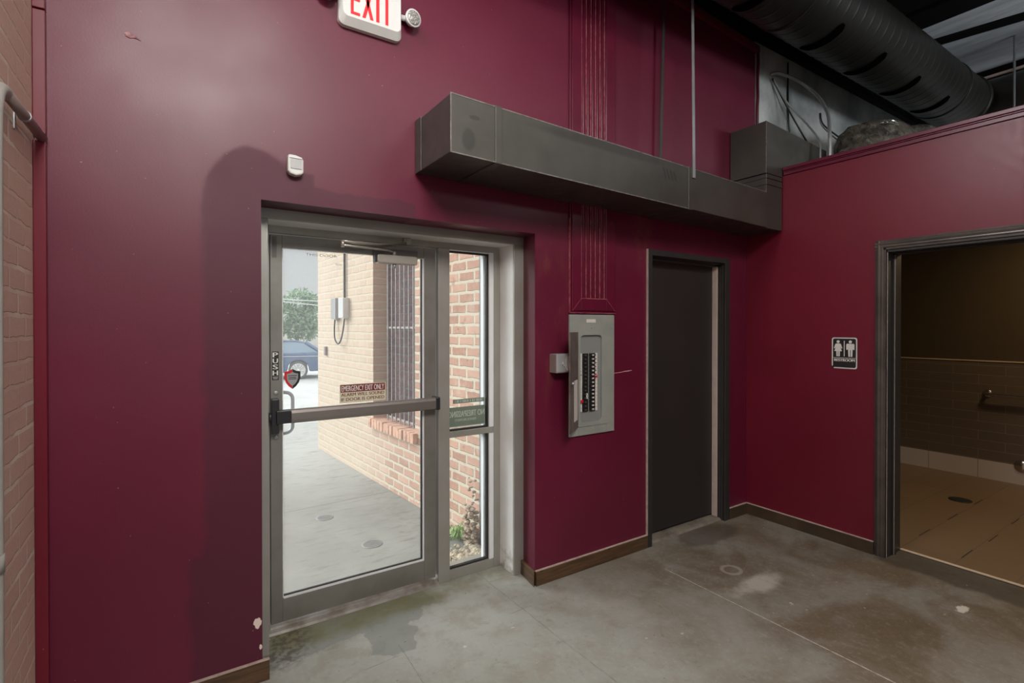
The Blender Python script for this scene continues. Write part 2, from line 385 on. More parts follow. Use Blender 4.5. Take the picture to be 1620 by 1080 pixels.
M['handle_white'] = plain('breaker_toggle_white', (0.50, 0.48, 0.45), 0.5)
M['toggle_dark'] = plain('dark_toggle', (0.07, 0.068, 0.065), 0.4)
M['box_grey'] = plain('grey_box', (0.33, 0.33, 0.33), 0.45, 0.1)
M['box_brown'] = plain('stained_box_side', (0.23, 0.17, 0.155), 0.5)
n = NT('stained_pine'); x, y, z = n.xyz()[0:3]
wd = n.noise(2.5, 5, 0.6, vec=n.scalev(None, (2, 2, 26)), dist=0.4)
col = n.mix(n.ramp(wd, 0.35, 0.68), (0.055, 0.029, 0.013), (0.115, 0.062, 0.029))
kn = n.ramp(n.noise(7, 2), 0.70, 0.74)
col = n.mix(kn, col, (0.03, 0.015, 0.01))
M['wood'] = n.fin(col, 0.45)
M['sill_dusty'] = plain('dusty_door_sill', (0.23, 0.20, 0.16), 0.7, c2=(0.12, 0.10, 0.08), scale=9)
M['wood_dark'] = plain('dark_stained_pine', (0.045, 0.030, 0.018), 0.5, c2=(0.075, 0.047, 0.026), scale=5)
M['caulk'] = plain('dusty_caulk_edge', (0.50, 0.38, 0.33), 0.7, var=0.25, scale=30)
M['door_dark'] = plain('charcoal_door_paint', (0.024, 0.020, 0.0175), 0.5, c2=(0.020, 0.0175, 0.0155), scale=3)
M['casing'] = plain('charcoal_casing_paint', (0.026, 0.026, 0.025), 0.45, var=0.15)
M['casing_light'] = plain('grey_brown_casing_gloss', (0.085, 0.068, 0.058), 0.30, c2=(0.05, 0.042, 0.036), scale=8)
M['stop_pink'] = plain('bare_primed_stop', (0.55, 0.44, 0.39), 0.5, var=0.1)

# restroom tiles (object coordinates = world metres)
def tile_mat(name, c1, c2, mort, au, av, bw, rh, ms, off=(0, 0), rough=0.25, offset=0.5):
    n = NT(name); o = n.xyz()
    br = n.n('ShaderNodeTexBrick', offset=offset)
    n.put(br.inputs['Vector'], n.comb(n.math('ADD', o[au], off[0]), n.math('ADD', o[av], off[1])))
    br.inputs['Scale'].default_value = 1
    br.inputs['Brick Width'].default_value = bw; br.inputs['Row Height'].default_value = rh
    br.inputs['Mortar Size'].default_value = ms; br.inputs['Mortar Smooth'].default_value = 0.1
    n.put(br.inputs['Color1'], c1); n.put(br.inputs['Color2'], c2); n.put(br.inputs['Mortar'], mort)
    n.bump(n.math('SUBTRACT', 1.0, br.outputs['Fac']), 0.4, 0.003)
    return n.fin(br.outputs['Color'], rough)
M['tile_wall'] = tile_mat('brown_subway_tile', (0.145, 0.115, 0.085), (0.13, 0.105, 0.078), (0.21, 0.17, 0.12), 1, 2, 0.426, 0.0985, 0.003, (-0.300, -0.0095))
M['tile_base'] = tile_mat('pale_base_tile', (0.58, 0.52, 0.45), (0.56, 0.50, 0.43), (0.25, 0.21, 0.17), 1, 2, 0.426, 0.5, 0.003, (-0.300, 0.0), 0.35)
M['tile_floor'] = tile_mat('brown_plank_tile', (0.215, 0.140, 0.075), (0.195, 0.126, 0.068), (0.16, 0.105, 0.06), 0, 1, 0.61, 0.305, 0.004, (0.1, 0.0), 0.4)
M['restroom_paint'] = plain('olive_brown_paint', (0.075, 0.055, 0.03), 0.5, var=0.05)
M['sill_strip'] = plain('pale_threshold_strip', (0.70, 0.56, 0.40), 0.5, var=0.06)

# outdoors
M['leaf'] = plain('tree_leaves', (0.13, 0.26, 0.14), 0.7, c2=(0.27, 0.36, 0.20), scale=3)
M['bark'] = plain('tree_bark', (0.15, 0.12, 0.09), 0.9, var=0.3)
M['car_blue'] = plain('blue_grey_car_paint', (0.075, 0.125, 0.24), 0.22, 0.3, spec=0.6)
M['car_dark'] = plain('car_lower_trim', (0.10, 0.11, 0.13), 0.5)
M['car_glass'] = plain('car_window', (0.20, 0.28, 0.36), 0.08, 0.1)
M['rubber'] = plain('tyre_rubber', (0.07, 0.07, 0.075), 0.8)
M['alloy'] = plain('pale_alloy_wheel', (0.75, 0.75, 0.74), 0.35, 0.2)
M['tail'] = plain('tail_lamp_red', (0.35, 0.06, 0.06), 0.3)
M['far_wall'] = plain('pale_far_wall', (0.70, 0.66, 0.60), 0.9, var=0.15, scale=0.7)
M['meter'] = plain('grey_meter_cabinet', (0.55, 0.56, 0.56), 0.5, var=0.1)
M['meter_dark'] = plain('weathered_meter_cabinet', (0.30, 0.30, 0.30), 0.6, var=0.15)
M['grille'] = plain('dusty_steel_bars', (0.42, 0.41, 0.40), 0.5, 0.2, var=0.3, scale=40)
M['win_dark'] = plain('dark_screened_window', (0.05, 0.055, 0.065), 0.5, var=0.3, scale=60)
M['post'] = plain('grey_blue_steel_post', (0.30, 0.34, 0.35), 0.5, 0.1, var=0.1)
M['rubble'] = plain('broken_stone', (0.45, 0.38, 0.28), 0.9, c2=(0.24, 0.20, 0.15), scale=20)
M['grass'] = plain('weed_leaves', (0.17, 0.34, 0.10), 0.7, c2=(0.35, 0.42, 0.18), scale=20)
M['iron'] = plain('grey_iron_cover', (0.26, 0.26, 0.25), 0.6, 0.3, var=0.2, scale=40)
M['root'] = plain('broken_render_lumps', (0.42, 0.33, 0.25), 0.9, var=0.4, scale=30)

# dusty window glass
def glass_mat(name, dust, glare):
    m = bpy.data.materials.new(name); m.use_nodes = True
    t = m.node_tree; t.nodes.clear()
    out = t.nodes.new('ShaderNodeOutputMaterial')
    tr = t.nodes.new('ShaderNodeBsdfTransparent'); tr.inputs[0].default_value = (0.97, 0.985, 0.98, 1)
    gl = t.nodes.new('ShaderNodeBsdfGlossy'); gl.inputs['Roughness'].default_value = 0.02
    df = t.nodes.new('ShaderNodeBsdfDiffuse'); df.inputs[0].default_value = (0.85, 0.86, 0.85, 1)
    tl = t.nodes.new('ShaderNodeBsdfTranslucent'); tl.inputs[0].default_value = (0.9, 0.92, 0.95, 1)
    fr = t.nodes.new('ShaderNodeFresnel'); fr.inputs[0].default_value = 1.25
    g = t.nodes.new('ShaderNodeNewGeometry')
    no = t.nodes.new('ShaderNodeTexNoise'); no.inputs['Scale'].default_value = 70; no.inputs['Detail'].default_value = 3
    t.links.new(g.outputs['Position'], no.inputs['Vector'])
    sep = t.nodes.new('ShaderNodeSeparateXYZ'); t.links.new(g.outputs['Position'], sep.inputs[0])
    mr = t.nodes.new('ShaderNodeMapRange'); t.links.new(no.outputs['Fac'], mr.inputs[0])
    mr.inputs[1].default_value = 0.3; mr.inputs[2].default_value = 0.75; mr.inputs[3].default_value = dust * 0.6; mr.inputs[4].default_value = dust * 1.5
    # backlight glare, painted as a denser film towards the lock side
    gx = t.nodes.new('ShaderNodeMapRange'); t.links.new(sep.outputs[0], gx.inputs[0]); gx.interpolation_type = 'SMOOTHSTEP'
    gx.inputs[1].default_value = 0.40; gx.inputs[2].default_value = 1.15; gx.inputs[3].default_value = glare; gx.inputs[4].default_value = 0.0
    ad = t.nodes.new('ShaderNodeMath'); ad.operation = 'ADD'
    t.links.new(mr.outputs[0], ad.inputs[0]); t.links.new(gx.outputs[0], ad.inputs[1])
    mixd = t.nodes.new('ShaderNodeMixShader'); mixd.inputs[0].default_value = 0.75
    t.links.new(df.outputs[0], mixd.inputs[1]); t.links.new(tl.outputs[0], mixd.inputs[2])
    m1 = t.nodes.new('ShaderNodeMixShader'); t.links.new(fr.outputs[0], m1.inputs[0])
    t.links.new(tr.outputs[0], m1.inputs[1]); t.links.new(gl.outputs[0], m1.inputs[2])
    m2 = t.nodes.new('ShaderNodeMixShader'); t.links.new(ad.outputs[0], m2.inputs[0])
    t.links.new(m1.outputs[0], m2.inputs[1]); t.links.new(mixd.outputs[0], m2.inputs[2])
    t.links.new(m2.outputs[0], out.inputs[0])
    return m
M['glass'] = glass_mat('dusty_door_glass', 0.035, 0.05)
M['glass_clear'] = glass_mat('side_window_glass', 0.02, 0.0)

# ------------------------------------------------------------------ mesh helpers
class MB:
    def __init__(s):
        s.v = []; s.f = []; s.mi = []; s.sm = []; s.mats = []; s.cur = 0
    def mat(s, m):
        if m not in s.mats: s.mats.append(m)
        s.cur = s.mats.index(m); return s
    def add(s, vs, fs, smooth=False):
        b = len(s.v); s.v += [tuple(p) for p in vs]
        for f in fs:
            s.f.append(tuple(b + i for i in f)); s.mi.append(s.cur); s.sm.append(smooth)
        return s
    def box(s, x0, x1, y0, y1, z0, z1):
        v = [(x, y, z) for x in (x0, x1) for y in (y0, y1) for z in (z0, z1)]
        return s.add(v, [(0, 1, 3, 2), (4, 6, 7, 5), (0, 4, 5, 1), (2, 3, 7, 6), (0, 2, 6, 4), (1, 5, 7, 3)])
    def prism(s, poly, a0, a1, axis='z', smooth=False):
        """poly in the two other axes (in xyz order), extruded along axis"""
        def P(u, v, a):
            return (u, v, a) if axis == 'z' else ((u, a, v) if axis == 'y' else (a, u, v))
        k = len(poly)
        vs = [P(u, v, a0) for u, v in poly] + [P(u, v, a1) for u, v in poly]
        fs = [tuple(range(k - 1, -1, -1)), tuple(range(k, 2 * k))]
        s.add(vs, fs)
        b = len(s.v) - 2 * k
        for i in range(k):
            j = (i + 1) % k
            s.f.append((b + i, b + j, b + k + j, b + k + i)); s.mi.append(s.cur); s.sm.append(smooth)
        return s
    def tube(s, pts, r, seg=12, caps=True, ry=None):
        pts = [Vector(p) for p in pts]
        rs = r if hasattr(r, '__len__') else [r] * len(pts)
        rings = []
        up = Vector((0, 0, 1))
        prev = None
        for i, p in enumerate(pts):
            t = (pts[min(i + 1, len(pts) - 1)] - pts[max(i - 1, 0)]).normalized()
            if prev is None:
                a = up if abs(t.z) < 0.9 else Vector((1, 0, 0))
                nrm = t.cross(a).normalized()
            else:
                nrm = (prev - t * prev.dot(t)).normalized()
            prev = nrm; bn = t.cross(nrm)
            rings.append([p + (nrm * cos(2 * pi * k / seg) + bn * sin(2 * pi * k / seg)) * rs[i] for k in range(seg)])
        vs = [v for rg in rings for v in rg]; fs = []
        for i in range(len(rings) - 1):
            for k in range(seg):
                a = i * seg + k; b = i * seg + (k + 1) % seg
                fs.append((a, b, b + seg, a + seg))
        s.add(vs, fs, True)
        if caps:
            b = len(s.v) - len(vs)
            for f in (tuple(b + k for k in range(seg - 1, -1, -1)), tuple(b + (len(rings) - 1) * seg + k for k in range(seg))):
                s.f.append(f); s.mi.append(s.cur); s.sm.append(False)
        return s
    def cyl(s, p, q, r, seg=20, r2=None):
        return s.tube([p, q], [r, r if r2 is None else r2], seg)
    def disc_lathe(s, c, axis, prof, seg=24):
        """prof: list of (radius, height along axis)"""
        c = Vector(c); t = Vector(axis).normalized()
        a = Vector((0, 0, 1)) if abs(t.z) < 0.9 else Vector((1, 0, 0))
        u = t.cross(a).normalized(); w = t.cross(u)
        vs = []; fs = []
        for r, h in prof:
            vs += [c + t * h + (u * cos(2 * pi * k / seg) + w * sin(2 * pi * k / seg)) * r for k in range(seg)]
        for i in range(len(prof) - 1):
            for k in range(seg):
                a = i * seg + k; b = i * seg + (k + 1) % seg
                fs.append((a, b, b + seg, a + seg))
        fs.append(tuple(range(seg - 1, -1, -1))); fs.append(tuple((len(prof) - 1) * seg + k for k in range(seg)))
        return s.add(vs, fs, True)
    def build(s, name, m=None, parent=None, bevel=0.0, label=None):
        me = bpy.data.meshes.new(name)
        me.from_pydata(s.v, [], s.f)
        mats = s.mats or [m]
        for q in mats: me.materials.append(q)
        me.polygons.foreach_set('material_index', s.mi)
        me.polygons.foreach_set('use_smooth', s.sm)
        bm = bmesh.new(); bm.from_mesh(me); bmesh.ops.recalc_face_normals(bm, faces=bm.faces); bm.to_mesh(me); bm.free()
        o = bpy.data.objects.new(name, me); COL.objects.link(o)
        if parent is not None:
            o.parent = parent
            o.matrix_parent_inverse = parent.matrix_basis.inverted()
        if bevel:
            bv = o.modifiers.new('bevel', 'BEVEL'); bv.width = bevel; bv.segments = 2; bv.limit_method = 'ANGLE'
            bv.angle_limit = radians(50)
        if label: o['label'] = label
        return o

def tag(o, label=None, cat=None, group=None, kind=None):
    if label: o['label'] = label
    if cat: o['category'] = cat
    if group: o['group'] = group
    if kind: o['kind'] = kind
    return o
def empty(name, loc, label=None, cat=None, group=None, kind=None, rz=0):
    o = bpy.data.objects.new(name, None); COL.objects.link(o)
    o.location = loc; o.rotation_euler = (0, 0, rz); o.empty_display_size = 0.1
    o.matrix_basis = Matrix.Translation(loc) @ Matrix.Rotation(rz, 4, 'Z')
    return tag(o, label, cat, group, kind)
def struct(o, label, cat):
    return tag(o, label, cat, kind='structure')

def rounded(x0, x1, z0, z1, r, k=6):
    pts = []
    for cx, cz, a0 in ((x1 - r, z1 - r, 0), (x0 + r, z1 - r, 90), (x0 + r, z0 + r, 180), (x1 - r, z0 + r, 270)):
        for i in range(k + 1):
            a = radians(a0 + 90 * i / k)
            pts.append((cx + r * cos(a), cz + r * sin(a)))
    return pts

def text_geo(body, bold=0.0):
    """letter outlines of a word as flat verts and faces, normalised to a unit box"""
    cu = bpy.data.curves.new('t', 'FONT'); cu.body = body; cu.align_x = 'LEFT'
    cu.offset = bold; cu.resolution_u = 3; cu.extrude = 0.0
    o = bpy.data.objects.new('t', cu); COL.objects.link(o)
    dg = bpy.context.evaluated_depsgraph_get()
    me = bpy.data.meshes.new_from_object(o.evaluated_get(dg))
    vs = [v.co.copy() for v in me.vertices]; fs = [tuple(p.vertices) for p in me.polygons]
    bpy.data.objects.remove(o); bpy.data.curves.remove(cu); bpy.data.meshes.remove(me)
    xs = [v.x for v in vs]; ys = [v.y for v in vs]
    x0, x1, y0, y1 = min(xs), max(xs), min(ys), max(ys)
    return [((v.x - x0) / (x1 - x0), (v.y - y0) / (y1 - y0)) for v in vs], fs
def text_on(mb, body, origin, right, up, w, h, bold=0.0, depth=0.0008, mirror=False):
    """letters fill w x h from the lower left corner, standing proud by depth along right x up"""
    if bold > 0.005:    # heavier strokes: the same letters laid twice more, slightly shifted
        sh_ = h * bold * 1.6; sh_ = min(sh_, 0.0016)
        rv = Vector(right).normalized()
        text_on(mb, body, Vector(origin) - rv * sh_, right, up, w, h, 0, depth * 0.9, mirror)
        text_on(mb, body, Vector(origin) + rv * sh_, right, up, w, h, 0, depth * 0.8, mirror)
        bold = 0
    g, fs = text_geo(body, bold)
    o = Vector(origin); r = Vector(right).normalized(); u = Vector(up).normalized(); nn = r.cross(u)
    k = len(g)
    def P(a, b, d):
        if mirror: a = 1 - a
        return o + r * (a * w) + u * (b * h) + nn * d
    top = [P(a, b, depth) for a, b in g]; bot = [P(a, b, 0) for a, b in g]
    edges = {}
    for f in fs:
        for i in range(len(f)):
            e = (f[i], f[(i + 1) % len(f)])
            edges[e] = edges.get(e, 0) + 1
    side = [(a, b, b + k, a + k) for (a, b) in edges if (b, a) not in edges]
    mb.add(top + bot, [tuple(f) for f in fs] + side)

XR = (1, 0, 0); UP = (0, 0, 1)

# ================================================================== THE SETTING
CEIL = 4.60
YB = -5.6
# floor of the room
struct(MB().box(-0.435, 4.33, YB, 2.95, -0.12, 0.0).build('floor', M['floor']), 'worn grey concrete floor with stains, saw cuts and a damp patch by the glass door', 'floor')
struct(MB().box(4.33, 7.12, -2.2, 3.0, -0.12, 0.004).build('floor.001', M['tile_floor']), 'brown plank tile floor inside the restroom', 'floor')

# back wall: plaster layer, plan polygons round the two openings
w = MB().mat(M['maroon'])
def up(poly, z0, z1): w.prism(poly, z0, z1, 'z')
up([(-0.435, 2.55), (0.325, 2.55), (0.325, 2.76), (-0.435, 2.76)], 0, 2.175)
up([(1.852, 2.55), (2.885, 2.55), (2.885, 2.76), (1.892, 2.76), (1.886, 2.73)], 0, 2.175)
up([(3.775, 2.55), (4.215, 2.55), (4.215, 2.76), (3.775, 2.76)], 0, 2.175)
up([(2.885, 2.55), (3.775, 2.55), (3.775, 2.76), (2.885, 2.76)], 2.115, 2.175)
up([(-0.435, 2.55), (4.215, 2.55), (4.215, 2.76), (-0.435, 2.76)], 2.175, 4.07)
struct(w.build('wall_back'), 'glossy maroon back wall with the glass door, the breaker panel and the charcoal door', 'wall')
# outer leaf of the same wall, and the grey wall above the restroom
w = MB()
for b in ((-0.9, 0.30, 0, 4.75), (1.90, 2.885, 0, 4.75), (3.80, 9.4, 0, 2.8), (0.30, 1.90, 2.22, 4.75), (2.885, 3.80, 2.15, 4.75), (3.80, 4.215, 2.8, 4.75)):
    w.box(b[0], b[1], 2.762, 3.02, b[2], b[3])
struct(w.build('wall_back_outer', M['brick_sill']), 'outer brick leaf of the back wall', 'wall')
struct(MB().box(4.215, 9.4, 2.56, 3.0, 2.8, 4.09).build('wall_back_upper', M['render_grey']), 'rough grey wall seen above the restroom partition', 'wall')
struct(MB().box(-0.435, 9.4, 2.50, 3.0, 4.092, CEIL).box(-0.435, 4.22, 2.56, 2.76, 4.07, 4.092).build('trim_1', M['black_paint']), 'black painted beam along the top of the back wall', 'beam')
# raised maroon batten along the top edge and down the end of the maroon wall
t = MB(); t.prism([(-0.435, 4.10), (3.20, 4.10), (4.245, 4.035), (4.245, 3.975), (3.20, 4.03), (-0.435, 4.03)], 2.52, 2.549, 'y')
struct(t.build('trim_2', M['maroon2'], bevel=0.004), 'maroon batten along the top edge of the back wall', 'trim')
t = MB(); pts = []
for i in range(14):
    zz = 2.70 + i * 0.10; pts.append((4.222 + (0.006 if i % 3 == 0 else 0.0) + 0.02 * (i / 13), 2.540, zz))
t.tube(pts, 0.013, 8)
struct(t.build('trim_3', M['maroon_gloss']), 'ragged maroon corner bead where the maroon wall meets the grey wall', 'trim')

# left wall
struct(MB().box(-0.80, -0.435, YB, 2.76, 0, CEIL).build('wall_left', M['brick_left']), 'painted brick wall at the left edge', 'wall')
struct(MB().box(-0.434, -0.397, 2.522, 2.549, 0, 2.285).box(-0.434, -0.397, 2.522, 2.549, 2.31, 2.765).box(-0.434, -0.397, 2.518, 2.549, 2.768, 4.1).build('trim_4', M['maroon2'], bevel=0.003), 'maroon edge board between the brick wall and the back wall', 'trim')

# right wall: the restroom partition
w = MB().mat(M['maroon2'])
w.box(4.10, 4.24, 1.53, 2.549, 0, 2.82)
w.box(4.10, 4.24, YB, 0.10, 0, 2.82)
w.box(4.10, 4.24, 0.10, 1.53, 2.135, 2.82)
struct(w.build('wall_right'), 'maroon partition wall with the restroom doorway', 'wall')
t = MB().box(4.075, 4.27, YB, 2.23, 2.852, 2.878).box(4.083, 4.26, YB, 2.23, 2.842, 2.852).box(4.088, 4.25, YB, 2.23, 2.816, 2.842)
struct(t.build('trim_5', M['maroon_gloss'], bevel=0.003), 'maroon cap board along the top of the partition', 'trim')
# restroom shell
w = MB().mat(M['restroom_paint'])
w.box(7.12, 7.26, -2.2, 3.0, 1.245, 2.78)
w.mat(M['tile_wall']).box(7.12, 7.26, -2.2, 3.0, 0.196, 1.235)
w.mat(M['sill_strip']).box(7.112, 7.26, -2.2, 3.0, 1.235, 1.246)
w.mat(M['tile_base']).box(7.114, 7.26, -2.2, 3.0, 0.0, 0.196)
struct(w.build('wall_restroom'), 'restroom wall of brown tiles above a pale tile base', 'wall')
struct(MB().box(4.24, 7.12, 2.76, 2.9, 0, 2.78).box(4.24, 7.12, -2.3, -2.2, 0, 2.78).box(4.24, 4.26, 1.545, 2.76, 0, 2.78).build('wall_restroom_side', M['restroom_paint']), 'olive brown side walls inside the restroom', 'wall')
struct(MB().box(4.24, 7.26, -2.3, 2.55, 2.78, 2.84).build('ceiling_restroom', M['restroom_paint']), 'low ceiling over the restroom', 'ceiling')
# rear wall with the shop window opening, and right rear
w = MB()
w.box(-0.8, -0.75, YB - 0.2, YB, 0, CEIL)
w.box(-0.8, -0.7, YB - 0.2, YB, 0, CEIL); w.box(2.75, 9.4, YB - 0.2, YB, 0, CEIL)
w.box(-0.7, 2.75, YB - 0.2, YB, 0, 0.8); w.box(-0.7, 2.75, YB - 0.2, YB, 3.2, CEIL)
struct(w.build('wall_rear', M['maroon2']), 'wall behind the viewer with the shop window', 'wall')
struct(MB().box(9.4, 9.6, YB, 3.0, 2.8, CEIL).build('wall_far_right', M['black_paint']), 'dark wall far above the restroom', 'wall')

# ceiling deck: black with grey bays between dark joists
w = MB().mat(M['black_paint']).box(-0.8, 6.22, YB, 3.0, CEIL, CEIL + 0.12)
w.mat(M['deck_panel']).box(6.22, 9.6, YB, 3.0, CEIL, CEIL + 0.12)
struct(w.build('ceiling'), 'high roof deck, black over the room and grey over the restroom', 'ceiling')
def slant_beam(name, xa, xb, wd, z0, label):
    """dark joist running in y, xa at y=2.1, xb at y=1.3"""
    k = (xb - xa) / -0.8
    def X(yv): return xa + k * (yv - 2.1)
    b = MB(); b.prism([(X(2.5), 2.5), (X(2.5) + wd, 2.5), (X(YB) + wd, YB), (X(YB), YB)], z0, CEIL, 'z')
    return struct(b.build(name, M['black_paint']), label, 'beam')
struct(MB().box(5.90, 6.24, YB, 2.5, 4.57, CEIL).build('beam', M['black_paint']), 'wide black roof joist nearest the round duct', 'beam')
slant_beam('beam.001', 6.60, 6.78, 0.13, 4.57, 'black roof joist between the two grey roof bays')
struct(MB().box(7.93, 8.2, YB, 2.5, 4.45, CEIL).build('beam.002', M['black_paint']), 'black roof joist at the far end of the grey roof bays', 'beam')

# baseboards
def base(name, x0, x1, y0, y1, label, m='wood'):
    o = MB().mat(M[m]).box(x0, x1, y0, y1, 0, 0.088).mat(M['caulk']).box(x0, x1, y0 + (0.003 if x1 - x0 > y1 - y0 else 0), y1, 0.0882, 0.0935).build(name, bevel=0.0015)
    return struct(o, label, 'baseboard')
base('baseboard_back', 1.850, 2.848, 2.530, 2.549, 'brown stained baseboard between the glass door and the charcoal door')
base('baseboard_back_left', -0.395, 0.352, 2.530, 2.549, 'brown stained baseboard left of the glass door')
base('baseboard_back_right', 3.838, 4.078, 2.530, 2.549, 'short dark baseboard between the charcoal door and the corner', 'wood_dark')
base('baseboard_right', 4.080, 4.099, 1.585, 2.549, 'dark baseboard under the restroom sign', 'wood_dark')
o = MB().prism([(1.832, 2.531), (1.850, 2.549), (1.884, 2.728), (1.863, 2.728)], 0, 0.09, 'z').build('baseboard_reveal', M['wood'], bevel=0.0015)
struct(o, 'short brown baseboard turning into the glass door recess', 'baseboard')

# ================================================================== GLASS DOOR AND SIDE WINDOW
# painted box trim of the recess
t = MB().mat(M['frame_metal'])
t.box(0.30, 0.377, 2.72, 2.735, 0, 2.127); t.box(1.812, 1.893, 2.72, 2.735, 0, 2.127); t.box(0.30, 1.893, 2.718, 2.735, 2.127, 2.20)
t.mat(M['jamb'])
t.box(0.30, 0.377, 2.736, 2.895, 0, 2.127); t.box(1.812, 1.893, 2.736, 2.895, 0, 2.127); t.box(0.30, 1.893, 2.736, 2.895, 2.127, 2.20)
struct(t.build('trim_6', bevel=0.002), 'pale grey painted box trim lining the glass door recess', 'trim')
# storefront frame
t = MB().mat(M['frame_metal'])
t.box(0.377, 0.407, 2.896, 3.0, 0, 2.13); t.box(0.377, 1.812, 2.896, 3.0, 2.088, 2.13)
t.box(1.357, 1.436, 2.885, 3.0, 0, 2.088)
struct(t.build('trim_7', bevel=0.003), 'grey aluminium storefront frame with the post beside the glass door', 'frame')
t = MB().mat(M['frame_metal'])
t.box(1.762, 1.812, 2.893, 3.0, 0, 2.088); t.box(1.436, 1.762, 2.893, 3.0, 0, 0.062); t.box(1.436, 1.762, 2.895, 3.0, 0.898, 0.938)
wf = struct(t.build('window_1', bevel=0.003), 'tall narrow side window between the glass door and the right jamb', 'window')
t = MB()
t.box(1.729, 1.762, 2.894, 2.925, 0.063, 0.897); t.box(1.729, 1.762, 2.894, 2.925, 0.939, 2.088)
t.box(1.706, 1.7155, 2.935, 2.96, 0.063, 0.897); t.box(1.706, 1.7155, 2.935, 2.96, 0.939, 2.088)
t.box(1.4365, 1.729, 2.896, 2.925, 2.080, 2.0875)
t.build('glazing_bead', M['bead'], wf, label='white glazing bead')
t = MB().box(1.716, 1.7285, 2.905, 2.935, 0.063, 0.897).box(1.716, 1.7285, 2.905, 2.935, 0.939, 2.079).box(1.4365, 1.716, 2.905, 2.93, 0.063, 0.072).box(1.4365, 1.716, 2.905, 2.93, 0.9385, 0.948).box(1.4365, 1.716, 2.905, 2.93, 2.070, 2.079)
t.build('gasket', M['gasket'], wf)
MB().box(1.44, 1.7155, 2.926, 2.932, 0.072, 0.897).build('pane', M['glass_clear'], wf)
MB().box(1.44, 1.7155, 2.926, 2.932, 0.949, 2.070).build('pane', M['glass_clear'], wf)
# notices stuck to the side window, read from outside
nt = empty('no_trespassing_notice', (1.58, 2.922, 0.98), 'green backed NO TRESPASSING notice at the foot of the upper side window pane', 'notice')
MB().prism([(1.437, 0.957), (1.714, 0.957), (1.714, 1.084), (1.437, 1.084)], 2.9235, 2.9252, 'y').build('notice_sheet', M['sticker_green'], nt)
t = MB(); text_on(t, 'NO TRESPASSING', (1.446, 2.9233, 1.020), XR, UP, 0.262, 0.038, 0.012, mirror=True)
text_on(t, 'PRIVATE PROPERTY', (1.49, 2.9233, 0.992), XR, UP, 0.155, 0.015, 0.006, mirror=True)
t.box(1.4385, 1.713, 2.9228, 2.9234, 0.958, 0.961).box(1.7105, 1.713, 2.9228, 2.9234, 0.961, 1.13)
t.build('notice_lettering', M['sticker_letter'], nt)
nt = empty('small_notice', (1.6, 2.922, 1.11), 'thin green notice strip just above the NO TRESPASSING notice', 'notice')
MB().prism([(1.478, 1.107), (1.708, 1.107), (1.708, 1.134), (1.478, 1.134)], 2.9235, 2.9252, 'y').build('notice_sheet', M['sticker_green'], nt)
t = MB(); xx = 1.492; random.seed(3)
while xx < 1.690:
    ww = random.choice((0.003, 0.006, 0.008)); t.box(xx, xx + ww, 2.9229, 2.9234, 1.112, 1.129); xx += ww + random.choice((0.003, 0.005, 0.009))
t.build('notice_lettering', M['sticker_letter'], nt)

door = empty('door_1', (0.41, 2.92, 0.04), 'aluminium and glass exit door with a push bar and a closer', 'door', kind='structure')
def dp(mb, name, m=None, bevel=0.0, label=None): return mb.build(name, m, door, bevel, label)
dp(MB().box(0.411, 0.468, 2.900, 2.945, 0.045, 2.082), 'stile', M['door_metal'], 0.002)
dp(MB().box(1.270, 1.345, 2.900, 2.945, 0.045, 2.082), 'stile', M['door_metal'], 0.002)
dp(MB().box(0.4685, 1.2695, 2.9005, 2.9445, 2.017, 2.082), 'rail', M['door_metal'], 0.0015)
dp(MB().box(0.4685, 1.2695, 2.9005, 2.9445, 0.045, 0.165), 'rail', M['door_metal'], 0.0015)
dp(MB().box(0.4685, 0.4725, 2.904, 2.92, 0.172, 2.012).box(1.2585, 1.2695, 2.902, 2.918, 0.166, 2.016).box(0.4725, 1.2585, 2.902, 2.918, 0.166, 0.178).box(0.4725, 1.2585, 2.904, 2.918, 2.012, 2.0168), 'glazing_bead', M['bead'], 0, 'white glazing bead')
dp(MB().box(1.252, 1.2585, 2.906, 2.92, 0.178, 2.012).box(0.4725, 1.252, 2.906, 2.92, 0.178, 0.183), 'gasket', M['gasket'])
dp(MB().box(0.470, 1.268, 2.921, 2.926, 0.168, 2.015), 'pane', M['glass'])
dp(MB().box(0.420, 0.442, 2.8985, 2.9003, 1.960, 2.072), 'pivot_cover', M['closer_plate'])
# push bar with its end housings
pb = dp(MB().prism([(2.900 - 0.050, 1.103), (2.842, 1.098), (2.832, 1.104), (2.830, 1.118), (2.830, 1.152), (2.834, 1.166), (2.842, 1.171), (2.862, 1.171), (2.862, 1.098)], 0.500, 1.318, 'x'), 'push_bar', M['bar_metal'], 0.0015)
MB().box(1.318, 1.345, 2.828, 2.8995, 1.095, 1.172).build('end_cap', M['black_plastic'], pb, 0.005)
h = MB(); h.prism(rounded(0.409, 0.446, 1.048, 1.228, 0.007), 2.852, 2.8985, 'y'); h.box(0.430, 0.515, 2.836, 2.885, 1.100, 1.168)
h.cyl((0.395, 2.862, 1.136), (0.41, 2.862, 1.136), 0.024)
h.build('latch_housing', M['black_plastic'], pb, 0.004)
for zz in (1.255, 1.022):
    s_ = MB()
    s_.disc_lathe((0.437, 2.8995, zz), (0, -1, 0), [(0.011, 0), (0.011, 0.002), (0.008, 0.004)], 16)
    dp(s_, 'lock_cylinder', M['steel'])
